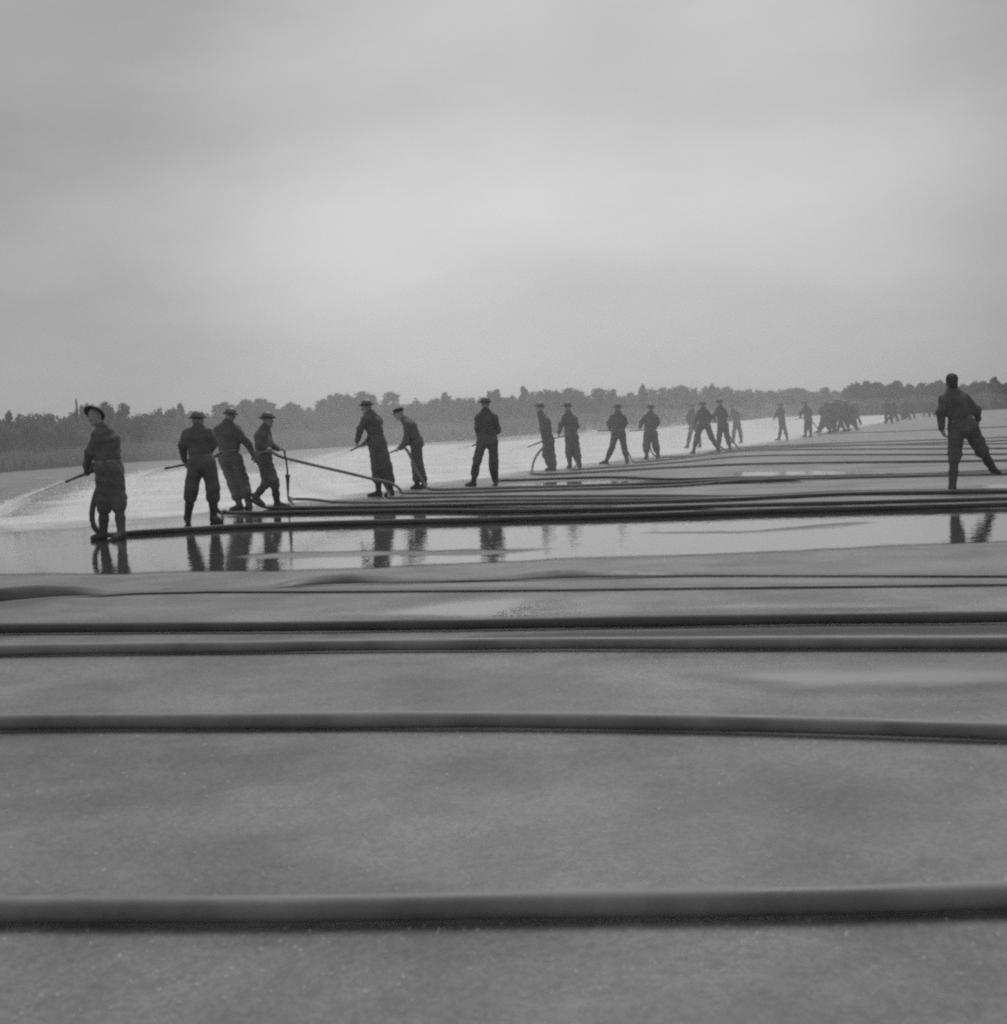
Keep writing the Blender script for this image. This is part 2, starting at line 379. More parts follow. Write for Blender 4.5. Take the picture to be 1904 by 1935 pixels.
def lathe(profile, axis, origin, seg=20, squash=None, tip=None):
    """profile: (radius, height) list -> verts, quads, standing on origin along axis"""
    z = unit(axis); x = unit(np.cross(z, [0.1, 1, 0.05]) if tip is None else tip - z * (z @ tip)); y = np.cross(z, x)
    V = []; F = []
    for r, h in profile:
        for i in range(seg):
            a = 2 * math.pi * i / seg; V.append(origin + x * r * math.cos(a) * (squash or 1) + y * r * math.sin(a) + z * h)
    for j in range(len(profile) - 1):
        for i in range(seg):
            F.append((j * seg + i, j * seg + (i + 1) % seg, (j + 1) * seg + (i + 1) % seg, (j + 1) * seg + i))
    return V, F

def add_hand(B, W, d, n, curl, side, s=1.0):
    """palm, four unequal bent fingers and a thumb; returns grip centre. n = palm normal (towards what is held)"""
    d = unit(d); n = unit(n - d * (n @ d)); t = np.cross(d, n) * side
    pl = .085 * s
    for o in (-.028, -.009, .010, .028):
        B.cone(W + t * o * .7 * s, W + d * pl + t * o * s, .017 * s, .0145 * s, .012)
    for i, (o, ln) in enumerate(((-.031, .066), (-.010, .078), (.011, .074), (.031, .058))):
        k0 = W + d * pl + t * o * s
        a1 = curl * 1.0; a2 = curl * 2.2; a3 = curl * 3.1
        p1 = k0 + (d * math.cos(a1) + n * math.sin(a1)) * ln * .48 * s
        p2 = p1 + (d * math.cos(a2) + n * math.sin(a2)) * ln * .32 * s
        p3 = p2 + (d * math.cos(a3) + n * math.sin(a3)) * ln * .24 * s
        B.cone(k0, p1, .0095 * s, .0088 * s, .004); B.cone(p1, p2, .0088 * s, .008 * s, .003); B.cone(p2, p3, .008 * s, .007 * s, .003)
    b0 = W + d * .022 * s - t * .034 * s
    b1 = b0 + unit(d * .7 - t * .6 + n * .35) * .038 * s
    b2 = b1 + unit(d * .75 - t * .05 + n * .8) * .03 * s
    B.cone(b0, b1, .0125 * s, .0105 * s, .008); B.cone(b1, b2, .0105 * s, .0085 * s, .003)
    return W + d * (pl + .012) + n * .03 * s

def build_person(J, o, label, group=None, h_body=.0075, h_cloth=.013, joined=False, seed=1):
    """J: joints, metres, relative to the ground point under the figure"""
    g = lambda k: np.array(J[k], float)
    face = unit(o.get('face', (0, 1, 0)))
    head, neck, pel = g('head'), g('neck'), g('pel')
    SL, SR, HL, HR = g('sl'), g('sr'), g('hl'), g('hr')
    up = unit(head - neck) * .35 + np.array([0, 0, .75]) + face * o.get('nod', 0) * -.0
    fz = unit(up + face * o.get('tilt', 0)); fy = unit(face - fz * (face @ fz)); fx = np.cross(fy, fz)
    R = np.array([fx, fy, fz])
    pos = lambda x, y, z: head + fx * x + fy * y + fz * z
    B = Field()
    B.ell(pos(0, -.012, .03), (.076, .095, .098), R, .02)                       # skull
    B.ell(pos(0, .03, -.045), (.058, .062, .075), R, .04)                       # jaw and face
    B.cone(pos(0, .085, .012), pos(0, .112, -.022), .009, .015, .012)            # nose
    B.ell(pos(0, .082, -.09), (.026, .02, .02), R, .02)                          # chin
    for s in (-1, 1):
        B.ell(pos(s * .078, -.005, -.008), (.012, .022, .034), R, .008)          # ears
        B.ell(pos(s * .031, .094, .012), (.017, .012, .010), R, .008, sub=True)  # eye sockets
        B.ell(pos(s * .031, .083, .011), (.011, .011, .009), R, .003)            # eyes
    B.ell(pos(0, .098, -.062), (.024, .012, .005), R, .006, sub=True)            # mouth
    B.cone(pos(0, .088, -.052), pos(0, .09, -.05), .010, .010, .01)
    B.cone(neck - (head - neck) * .15, head - fz * .04, .060, .054, .03)
    mid = (SL + SR) / 2
    B.cone(mid * .8 + pel * .2, pel, .11, .11, .05)
    for side, S, E, W, key in ((1, SL, g('el'), g('wl'), 'l'), (-1, SR, g('er'), g('wr'), 'r')):
        Sb = S * .86 + mid * .14 - unit(mid - pel) * .075; B.cone(mid * .55 + S * .45 - unit(mid - pel) * .06, Sb, .06, .045, .04); B.cone(Sb, E, .046, .040, .03); B.cone(E, W, .042, .028, .02)
    grips = {}
    for side, E, W, key in ((1, g('el'), g('wl'), 'l'), (-1, g('er'), g('wr'), 'r')):
        hd = g('fl') - W if key == 'l' and 'fl' in J else (g('fr') - W if key == 'r' and 'fr' in J else W - E)
        nn = np.array(o.get('palm_' + key, (0, 0, -1)), float) + .05 * fy
        grips[key] = add_hand(B, W, hd, nn, o.get('curl_' + key, .55), side)
    for S, Kn, A in ((HL, g('kl'), g('al')), (HR, g('kr'), g('ar'))):
        B.cone(pel, S, .10, .09, .04); B.cone(S, Kn, .075, .052, .03); B.cone(Kn, A, .05, .035, .03)
    Vb, Fb = B.mesh(h_body)
    pieces = [('body', Vb, Fb, 'skin')]
    # jacket: blouson with a gathered hem
    up_ = unit(mid - pel)
    Jk = Field(); wd = o.get('girth', 1.0)
    hem = pel + unit(mid - pel) * o.get('hem', .13)
    hl2, hr2 = hem + (HL - HR) * .35, hem + (HR - HL) * .35
    Jk.cone(SL * .70 + mid * .30 - up_ * .06, hl2, .088 * wd, .112 * wd, .06); Jk.cone(SR * .70 + mid * .30 - up_ * .06, hr2, .088 * wd, .112 * wd, .06)
    back = -face * .035
    Jk.cone(mid * .75 + pel * .25 + back, mid * .4 + pel * .6 + back * .5, .135 * wd, .128 * wd, .06)
    Jk.cone(hl2, hr2, .115 * wd, .115 * wd, .04)
    Jk.cone(neck - unit(head - neck) * .06, neck - unit(head - neck) * .005, .095, .070, .05)
    for S in (SL, SR):
        Sd = S * .84 + mid * .16 - up_ * .02
        Jk.cone(neck - up_ * .02, Sd, .062, .060, .06); Jk.cone(Sd, S * .93 + mid * .07 - up_ * .07, .062, .07, .05)
    for S, E, W in ((SL * .93 + mid * .07 - up_ * .07, g('el'), g('wl')), (SR * .93 + mid * .07 - up_ * .07, g('er'), g('wr'))):
        Wc = W - unit(W - E) * .015
        Jk.cone(S, E, .074, .068, .07); Jk.cone(E, Wc, .068, .047, .03); Jk.cone(Wc - unit(W - E) * .03, Wc, .05, .045, .01)
    Vj, Fj = Jk.mesh(h_cloth, .0022, seed); pieces.append(('jacket', Vj, Fj, 'jacket'))
    # trousers
    T = Field()
    T.cone(hem - unit(mid - pel) * .02, pel, .125 * wd, .13 * wd, .05); T.cone(HL, HR, .115 * wd, .115 * wd, .06)
    T.cone(pel + back, pel + back * 1.8 - [0, 0, .08], .11, .10, .06)
    kr_, te = o.get('knee_r', .082), o.get('end_rad', .080)
    for S, Kn, A, key in ((HL, g('kl'), g('al'), 'l'), (HR, g('kr'), g('ar'), 'r')):
        fr = o.get('end_' + key, .42)
        E_ = Kn + (A - Kn) * fr
        T.cone(S, Kn, o.get('thigh_r', .108), kr_, .05); T.cone(Kn, E_, kr_, te, .03)
        T.cone(E_ - unit(A - Kn) * .035, E_, te * 1.06, te * .98, .02)
    Vt, Ft = T.mesh(h_cloth, .0022, seed + 9); pieces.append(('trousers', Vt, Ft, 'trousers'))
    for key in 'lr':
        A, Kn, toe = g('a' + key), g('k' + key), g('t' + key)
        Bo = Field(); td = unit(toe - A); top = Kn + (A - Kn) * .22
        heel = A + np.array([0, 0, -.042]) - unit(np.array([td[0], td[1], 0])) * .035 if not o.get('lift_' + key) else A - td * .05
        Bo.cone(top, Kn + (A - Kn) * .55, .062, .068, .02); Bo.cone(Kn + (A - Kn) * .55, A, .068, .052, .02)
        Bo.cone(A, heel, .048, .040, .02); Bo.cone(A, toe, .050, .036, .03); Bo.cone(heel, toe, .036, .034, .02)
        Vq, Fq = Bo.mesh(h_cloth); 
        if not o.get('lift_' + key): Vq[:, 2] = np.maximum(Vq[:, 2] - .012, 0.001)
        pieces.append(('boot', Vq, Fq, 'boot'))
    # belt: wet highlights on the gathered waistband, painted as a paler jagged strip
    if o.get('belt', True):
        bz = unit(mid - pel); bx = unit((HR - HL) - bz * ((HR - HL) @ bz)); by = np.cross(bz, bx)
        V = []; F = []; sg = 40
        rw = np.linalg.norm(hr2 - hl2) / 2
        for j, hh in enumerate((-.022, .022)):
            for i in range(sg):
                a = 2 * math.pi * i / sg
                e = .006 * math.sin(i * 2.7) if j else .010 * math.sin(i * 1.9 + seed)
                V.append(hem - bz * .055 + bx * (math.cos(a) * (.128 * wd + rw)) + by * (math.sin(a) * .131 * wd) + bz * (hh + e))
        for i in range(sg): F.append((i, (i + 1) % sg, sg + (i + 1) % sg, sg + i))
        pieces.append(('belt', np.array(V), np.array(F), 'belt'))
    hat = o.get('hat', 'helmet')
    sub = {}
    if hat == 'helmet':
        hz = unit(fz - face * o.get('hat_back', .12)); ho = pos(0, -.012, .055)
        dome = [(.001, .100), (.03, .098), (.058, .088), (.083, .068), (.098, .042), (.106, .012), (.108, -.002), (.102, -.002), (.094, .03), (.06, .08), (.001, .092)]
        brim = [(.104, .012), (.120, .006), (.128, .001), (.134, -.005), (.135, -.020), (.127, -.016), (.120, -.012), (.104, -.010)]
        V, F = lathe(dome, hz, ho, 20, tip=fy, squash=1.1); pieces.append(('helmet', np.array(V), np.array(F), 'dome'))
        V, F = lathe(brim, hz, ho, 24, tip=fy, squash=1.12); sub['helmet'] = ('brim', np.array(V), np.array(F), 'brim')
    elif hat == 'cap':
        ho = pos(0, -.01, .05)
        V, F = lathe([(.001, .085), (.06, .082), (.095, .065), (.11, .045), (.104, .022), (.092, .01), (.09, -.005), (.084, -.005), (.001, .07)], fz, ho, 20, tip=fy, squash=1.12)
        pieces.append(('cap', np.array(V), np.array(F), 'brim'))
        vis = []; F = []
        for j, rr in enumerate((.085, .165)):
            for i in range(9):
                a = -1.0 + 2.0 * i / 8
                for zz in (0, -.006): vis.append(ho + fy * rr * math.cos(a) * 1.05 + fx * (.088 if j == 0 else .105) * math.sin(a) + fz * (.0 - (.022 if j else 0) + zz))
        for i in range(8):
            a, b = i * 2, 18 + i * 2
            F += [(a, a + 2, b + 2, b), (a + 1, b + 1, b + 3, a + 3), (b, b + 2, b + 3, b + 1)]
        sub['cap'] = ('peak', np.array(vis), np.array(F), 'brim')
    elif hat == 'hair':
        H = Field(); H.ell(pos(0, -.022, .042), (.086, .100, .100), R, .02); H.ell(pos(0, -.05, -.03), (.072, .055, .06), R, .03)
        V, F = H.mesh(.012, .002, seed); pieces.append(('hair', V, F, 'hair'))
    return pieces, sub, grips

PEOPLE = {}
def place_person(key, pieces, sub, base, label, group, joined=False):
    if joined:
        V = []; F = []; mi = []; mats = []; off = 0
        for nm, v, f, mt in pieces + list(sub.values()):
            f = np.asarray(f); V.append(v); F.append(f + off); off += len(v)
            if M[mt] not in mats: mats.append(M[mt])
            mi += [mats.index(M[mt])] * len(f)
        b = mesh_obj('person', np.concatenate(V), np.concatenate(F), mats, mat_idx=mi, loc=base)
    else:
        b = mesh_obj('person', pieces[0][1], pieces[0][2], M['skin'], loc=base)
        for nm, v, f, mt in pieces[1:]:
            q = mesh_obj(nm, v, np.asarray(f), M[mt], parent=b)
            if nm in sub:
                s = sub[nm]; mesh_obj(s[0], s[1], np.asarray(s[2]), M[s[3]], parent=q)
    tag(b, label, 'person', group)
    PEOPLE[key] = b
    return b

class Z:                                        # a traced window of the photograph: origin and scale
    def __init__(self, ox, oy, s): self.o = (ox, oy, s)
    def px(self, x, y): return ((self.o[0] + x / self.o[2]) * K, (self.o[1] + y / self.o[2]) * K)

GRP = 'men hosing down the runway in a line'
GRIP = {}; DEPTH = {}; ZW = {}
def man(key, zw, base, J, o, label, **kw):
    bx, by = zw.px(*base); B0 = ground(bx, by); Y0 = B0[1]
    DEPTH[key] = Y0; ZW[key] = zw
    P = {}
    for k, v in J.items():
        d = v[2] if len(v) > 2 else 0.0
        x, y = zw.px(v[0], v[1])
        if k in ('al', 'ar', 'tl', 'tr') and not o.get('lift_' + k[1]):
            zz = .095 if k[0] == 'a' else .045
            if len(v) > 2: q = at_depth(x, y, Y0 + d)
            else:
                q = ground(x, y, zz); q = at_depth(x, y, Y0 + min(.22, max(-.22, q[1] - Y0)))
            q[2] = zz
        else: q = at_depth(x, y, Y0 + d)
        P[k] = q - B0
    for k in 'lr':                             # a boot is 27 cm long, whatever way it points
        a, t = P['a' + k], P['t' + k]
        if not o.get('lift_' + k):
            v = np.array([t[0] - a[0], t[1] - a[1], 0]); n = np.linalg.norm(v)
            miss = math.sqrt(max(0, .175 ** 2 - v[0] ** 2)) if abs(v[0]) < .175 else 0
            sg = 1 if v[1] >= -0.02 else -1
            v = np.array([max(-.19, min(.19, v[0])), sg * miss, 0])
            P['t' + k] = np.array([a[0] + v[0], a[1] + v[1], .045])
    pieces, sub, grips = build_person(P, o, label, **kw)
    place_person(key, pieces, sub, B0, label, GRP, kw.get('joined', False))
    GRIP[key] = {k: v + B0 for k, v in grips.items()}
    return B0

zA = Z(180, 1000, 4.839); zB = Z(430, 1020, 5.77); zC = Z(880, 1000, 6.9125); zD = Z(1160, 1000, 5.95); zE = Z(1150, 940, 3.34)
zF = Z(1720, 990, 9.52); zG = Z(1940, 980, 4.139); zH = Z(2340, 930, 3.95)

man('one', zA, (470, 1800), dict(head=(300, 290, -.02), neck=(385, 410), sl=(325, 485, -.1), sr=(520, 510, .1), el=(235, 730, -.08), wl=(185, 915, .10), er=(545, 720, .14), wr=(270, 900, .24),
    fl=(175, 985, .16), fr=(215, 965, .24), pel=(465, 900), hl=(405, 935, -.05), hr=(540, 935, .05), kl=(415, 1320), kr=(590, 1310), al=(400, 1715), ar=(625, 1715), tl=(250, 1790), tr=(560, 1770)),
    dict(face=(-.42, -.9, -.05), hat_back=.95, end_l=.24, end_r=.2, knee_r=.106, end_rad=.096, thigh_r=.118, palm_l=(.3, .4, -.6), palm_r=(-.1, -.5, -.5), curl_l=.62, curl_r=.62, hem=.12),
    'man in pale-domed helmet turning his face round, hosing at the far left of the line', seed=1)
man('two', zB, (460, 1806), dict(head=(425, 290, .03), neck=(430, 375), sl=(245, 455), sr=(585, 440), el=(195, 650, .02), wl=(235, 880, .16), er=(655, 630, .02), wr=(560, 800, .25),
    pel=(470, 860), hl=(395, 910), hr=(570, 910), kl=(335, 1270, .05), kr=(645, 1270, .03), al=(270, 1690), ar=(655, 1690), tl=(250, 1760), tr=(715, 1760)),
    dict(face=(-.2, .95, -.15), girth=.93, thigh_r=.12, end_rad=.098, end_l=.30, end_r=.34, curl_l=.6, curl_r=.6, palm_l=(.6, .3, -.4), palm_r=(-.6, .3, -.4), knee_r=.106, hem=.11),
    'broad man seen from behind in knee breeches beside the man with the turned face', seed=2)
man('three', zB, (1080, 1600), dict(head=(905, 225, .03), neck=(860, 315), sl=(700, 395), sr=(1010, 395), el=(640, 620, .05), wl=(600, 790, .25), er=(1165, 640, -.02), wr=(1245, 800, -.02), fr=(1270, 860, -.02),
    pel=(890, 790), hl=(825, 860), hr=(980, 860), kl=(945, 1190, .04), kr=(1085, 1170, .0), al=(1040, 1530), ar=(1180, 1530), tl=(930, 1590), tr=(1110, 1590)),
    dict(face=(.1, .95, -.1), end_l=.62, end_r=.55, knee_r=.112, end_rad=.095, thigh_r=.122, palm_l=(.6, .3, -.4), palm_r=(0, -.6, -.3), curl_l=.6, curl_r=.62),
    'man leaning sideways to hand a hose to the man with the dangling nozzle', seed=3)
man('four', zB, (1500, 1592), dict(head=(1450, 285), neck=(1420, 375), sl=(1350, 455, -.15), sr=(1430, 445, .15), el=(1330, 650, -.2), wl=(1420, 695, -.14), er=(1490, 640, .2), wr=(1610, 705, .1), fl=(1470, 700, -.12), fr=(1690, 705, .1),
    pel=(1385, 790), hl=(1375, 830, -.07), hr=(1410, 830, .08), kl=(1440, 1190, .05), kr=(1545, 1170, -.02), al=(1270, 1410), ar=(1590, 1490), tl=(1385, 1520), tr=(1730, 1560)),
    dict(face=(.85, -.4, -.1), end_l=.18, end_r=.25, lift_l=True, palm_l=(0, .3, -.8), palm_r=(0, 0, -1), curl_l=.62, curl_r=.62, hem=.13),
    'man striding with a taut hose under his arm and a nozzle dangling from his hand', seed=4)
man('five', zC, (620, 1830), dict(head=(365, 250), neck=(425, 345), sl=(330, 420, -.12), sr=(560, 430, .12), el=(250, 640, -.16), wl=(200, 860, -.1), er=(500, 690, .18), wr=(360, 860, .16), fl=(180, 950, -.04), fr=(290, 900, .12),
    pel=(560, 850), hl=(515, 900, -.06), hr=(600, 900, .06), kl=(555, 1290), kr=(705, 1270), al=(580, 1720), ar=(800, 1720), tl=(380, 1780), tr=(690, 1790)),
    dict(face=(-.95, .1, -.2), end_l=.48, end_r=.58, knee_r=.120, end_rad=.112, palm_l=(.3, .5, -.5), palm_r=(0, -.5, -.6), curl_l=.6, curl_r=.6, hem=.02, belt=False, thigh_r=.125),
    'man in wide flapping trousers facing left behind the taut hose', seed=5)
man('six', zC, (1310, 1690), dict(head=(935, 370), neck=(1020, 455), sl=(1060, 520, -.14), sr=(1110, 500, .14), el=(1060, 850, -.2), wl=(950, 975, -.12), er=(1110, 850, .2), wr=(960, 960, .12), fl=(885, 985, -.04), fr=(890, 965, .04),
    pel=(1240, 850), hl=(1220, 900, -.08), hr=(1250, 900, .08), kl=(1210, 1240, -.03), kr=(1310, 1270), al=(1260, 1590), ar=(1390, 1600), tl=(1150, 1670), tr=(1280, 1690)),
    dict(face=(-.9, .1, -.35), hat='cap', end_l=.75, end_r=.75, knee_r=.075, palm_l=(0, .7, -.5), palm_r=(0, -.7, -.5), curl_l=.62, curl_r=.62, belt=False, thigh_r=.1, girth=.95),
    'man in peaked cap bending forward over his nozzle', seed=6)
man('seven', zD, (430, 1412), dict(head=(450, 165, .02), neck=(450, 255), sl=(335, 345), sr=(590, 345), el=(330, 530, -.02), wl=(355, 690, .16), er=(640, 560, .02), wr=(560, 640, .25),
    pel=(475, 690), hl=(400, 735), hr=(555, 735), kl=(325, 1010), kr=(580, 1030), al=(265, 1330), ar=(610, 1320), tl=(160, 1375), tr=(600, 1390)),
    dict(face=(-.1, .98, -.1), end_l=.62, end_r=.35, knee_r=.092, end_rad=.082, thigh_r=.113, palm_l=(.6, .4, -.3), palm_r=(-.6, .4, -.3), curl_l=.6, curl_r=.6, hem=.10),
    'man standing alone with legs apart, back turned, at the middle of the line', seed=7)
man('eight', zD, (1440, 1170), dict(head=(1270, 225), neck=(1280, 300), sl=(1290, 360, -.13), sr=(1370, 370, .13), el=(1310, 560, -.18), wl=(1330, 700, -.12), er=(1400, 560, .2), wr=(1340, 700, .15), fl=(1310, 745, -.06), fr=(1300, 740, .1),
    pel=(1400, 690), hl=(1385, 730, -.07), hr=(1420, 730, .07), kl=(1370, 930), kr=(1450, 940), al=(1440, 1120), ar=(1490, 1120), tl=(1370, 1150), tr=(1450, 1160)),
    dict(face=(-.95, .2, -.1), end_l=.75, end_r=.75, knee_r=.108, end_rad=.09, palm_l=(-.5, .6, -.4), palm_r=(-.3, -.6, -.4), curl_l=.6, curl_r=.6, belt=False, hem=.05, thigh_r=.12),
    'man leaning back from a hose that loops up in front of his shins', seed=8)
man('nine', zD, (1810, 1135), dict(head=(1690, 215), neck=(1705, 290), sl=(1650, 345, -.06), sr=(1800, 365, .06), el=(1590, 480, -.06), wl=(1565, 600, .05), er=(1835, 500, .05), wr=(1760, 610, .22), fl=(1555, 670, .08),
    pel=(1750, 640), hl=(1715, 680), hr=(1800, 680), kl=(1715, 890), kr=(1830, 870), al=(1730, 1100), ar=(1880, 1085), tl=(1700, 1130), tr=(1870, 1120)),
    dict(face=(-.7, .6, -.1), end_l=.30, end_r=.4, knee_r=.103, end_rad=.092, palm_l=(.5, .5, -.3), palm_r=(-.5, .4, -.4), curl_l=.6, curl_r=.6, hem=.12),
    'man with one arm straight down, right behind the one with the looping hose', seed=9)
man('ten', zE, (1400, 801), dict(head=(1410, 330, .02), neck=(1412, 362), sl=(1358, 395), sr=(1460, 395), el=(1335, 450), wl=(1340, 500, .15), er=(1480, 450), wr=(1462, 495, .2),
    pel=(1415, 530), hl=(1388, 548), hr=(1445, 548), kl=(1365, 655), kr=(1465, 660), al=(1312, 770), ar=(1490, 772), tl=(1265, 792), tr=(1495, 795)),
    dict(face=(-.1, 1, 0), end_l=.55, end_r=.5, knee_r=.088, palm_l=(.6, .4, -.3), palm_r=(-.6, .4, -.3)),
    'man with legs spread wide like an inverted V, hose at his right heel', h_body=.010, h_cloth=.016, seed=10)
man('eleven', zE, (1705, 757), dict(head=(1690, 332, .02), neck=(1690, 362), sl=(1640, 395), sr=(1735, 395), el=(1610, 445), wl=(1600, 490, .1), er=(1752, 450), wr=(1728, 495, .2),
    pel=(1690, 525), hl=(1662, 545), hr=(1718, 545), kl=(1652, 650), kr=(1732, 645), al=(1657, 735), ar=(1755, 728), tl=(1645, 750), tr=(1750, 750)),
    dict(face=(-.2, 1, 0), end_l=.42, end_r=.45, knee_r=.112, end_rad=.10, thigh_r=.115, palm_l=(.6, .4, -.3), palm_r=(-.6, .4, -.3)),
    'man in baggy knee breeches just left of the tight knot of four', h_body=.010, h_cloth=.016, seed=11)
far = dict(h_body=.014, h_cloth=.020)
man('knot_a', zF, (420, 1420), dict(head=(380, 430), neck=(390, 490), sl=(330, 560, -.12), sr=(430, 560, .12), el=(280, 700, -.1), wl=(320, 830, 0), er=(420, 740, .15), wr=(380, 830, .1), pel=(430, 830), hl=(400, 880, -.06), hr=(470, 880, .06),
    kl=(345, 1080), kr=(550, 1100), al=(285, 1380), ar=(590, 1370), tl=(230, 1430), tr=(560, 1420)), dict(face=(-1, .1, -.1), end_l=.6, end_r=.6), 'left man of the tight knot of four, facing left', seed=12, **far)
man('knot_b', zF, (740, 1550), dict(head=(650, 390), neck=(670, 460), sl=(570, 520), sr=(770, 530), el=(520, 690, .05), wl=(470, 820, .1), er=(860, 680, .1), wr=(800, 800, .2), pel=(680, 830), hl=(610, 880), hr=(760, 880),
    kl=(520, 1130), kr=(870, 1170), al=(430, 1480), ar=(1050, 1490), tl=(400, 1550), tr=(1080, 1540)), dict(face=(-.4, .9, -.1), end_l=.55, end_r=.5, knee_r=.095), 'wide-striding man in front of the tight knot of four', seed=13, **far)
man('knot_c', zF, (1200, 1495), dict(head=(1060, 330), neck=(1075, 410), sl=(1000, 480), sr=(1170, 490), el=(920, 640, .05), wl=(930, 720, .2), er=(1230, 640, .05), wr=(1160, 760, .2), pel=(1140, 820), hl=(1090, 870), hr=(1200, 870),
    kl=(1055, 1110), kr=(1240, 1130), al=(1040, 1400), ar=(1320, 1440), tl=(1010, 1440), tr=(1310, 1490)), dict(face=(-.5, .8, -.1), end_l=.5, end_r=.6, knee_r=.095), 'tallest man of the tight knot of four, hose trailing from his heel', seed=14, **far)
man('knot_d', zF, (1500, 1305), dict(head=(1350, 420), neck=(1380, 490), sl=(1370, 540, -.12), sr=(1480, 550, .12), el=(1330, 660, -.1), wl=(1300, 740, 0), er=(1540, 680, .1), wr=(1400, 760, .1), pel=(1480, 800), hl=(1450, 840, -.06), hr=(1510, 840, .06),
    kl=(1410, 1020), kr=(1560, 1030), al=(1390, 1230), ar=(1590, 1260), tl=(1340, 1290), tr=(1560, 1300)), dict(face=(-.9, .3, -.1), end_l=.6, end_r=.6), 'right-hand man of the tight knot of four, bending', seed=15, **far)
man('slim', zG, (220, 578), dict(head=(185, 215), neck=(188, 236), sl=(165, 255, -.1), sr=(215, 255, .1), el=(150, 300, -.05), wl=(125, 345, 0), er=(220, 300, .1), wr=(170, 335, .1), pel=(203, 350), hl=(193, 365), hr=(215, 365),
    kl=(195, 455), kr=(238, 455), al=(178, 555), ar=(262, 555), tl=(160, 575), tr=(262, 575)), dict(face=(-1, .2, 0), end_l=.6, end_r=.6, girth=.85, knee_r=.072, thigh_r=.09), 'slim man walking alone against the pale spray, right of the knot of four', seed=16, **far)
man('hoseman', zG, (485, 545), dict(head=(450, 195), neck=(458, 220), sl=(430, 245, -.1), sr=(500, 245, .1), el=(400, 290, -.1), wl=(400, 330, .1), er=(515, 300, .1), wr=(450, 330, .2), pel=(485, 345), hl=(468, 360), hr=(503, 360),
    kl=(460, 450), kr=(505, 450), al=(455, 530), ar=(515, 530), tl=(435, 545), tr=(505, 545)), dict(face=(-.9, .3, 0), end_l=.6, end_r=.6, knee_r=.095), 'man with a hose trailing behind him, second right of the knot of four', seed=17, **far)
man('bare', zH, (335, 1275), dict(head=(322, 172), neck=(332, 240), sl=(235, 315), sr=(455, 305), el=(215, 470, -.02), wl=(225, 640, 0), er=(575, 450, -.02), wr=(590, 540, .2), fl=(258, 720, .02),
    pel=(430, 580), hl=(375, 615), hr=(500, 610), kl=(355, 890), kr=(630, 860, .1), al=(330, 1215), ar=(745, 1045, .35), tl=(345, 1280, .06), tr=(800, 1075, .42)),
    dict(face=(-.15, .98, -.1), hat='hair', end_l=.20, end_r=.10, lift_r=True, curl_l=.3, palm_l=(.8, .2, 0), palm_r=(-.5, .5, -.2), curl_r=.5, knee_r=.10, thigh_r=.125, hem=.13),
    'bareheaded man seen from behind, stepping across the hoses', seed=18)
C_ = C

# far groups: copies of far poses, each a man of its own
def copy_tree(o, parent=None):
    c = o.copy(); C.objects.link(c); c.parent = parent
    for ch in list(o.children): copy_tree(ch, c)
    return c
FARMEN = [('ten', 650, 505, 'stout man at the left edge of the cluster of five'), ('eleven', 735, 500, 'second man in the dark cluster of five, counted from the slim walker'),
          ('knot_c', 815, 492, 'middle man of the dark cluster of five'), ('knot_b', 900, 483, 'striding man at the right of the cluster of five'), ('ten', 690, 490, 'man deep inside the cluster of five, between the first two'), ('knot_d', 860, 485, 'bent man in the middle of the cluster, behind the striding one'), ('eleven', 950, 455, 'man at the back right of the cluster of five'), ('slim', 1000, 420, 'thin man just behind the cluster of five, by the bright gap'),
          ('knot_c', 1340, 400, 'leaning man first beyond the bright gap'), ('slim', 1400, 372, 'slight man second beyond the bright gap'),
          ('eleven', 1490, 352, 'left man of the far pair standing close together'), ('ten', 1560, 350, 'right man of the far pair standing close together'),
          ('knot_a', 1720, 325, 'distant man just left of the bareheaded man'), ('knot_c', 1525, 360, 'man in front of the far pair, leaning'), ('ten', 1370, 385, 'upright man between the two beyond the bright gap'), ('eleven', 1790, 330, 'most distant man, half hidden by the bareheaded man')]
for i, (src, zx, zy, lab) in enumerate(FARMEN):
    B0 = ground(*zG.px(zx, zy))
    c = copy_tree(PEOPLE[src]); c.location = tuple(B0)
    c.rotation_euler = (0, 0, (-.35, .3, .2, -.15, .1, .4, -.3, .25, -.2, .1, .35, -.1, .2, .3, .1, -.2)[i])
    c.scale = (1.28, 1.28, (1, .97, 1.0, .98, .95, 1.05, .95, 1., 1.02, 1, 1, .98, 1.02, 1, 1, 1)[i])
    tag(c, lab, 'person', GRP)

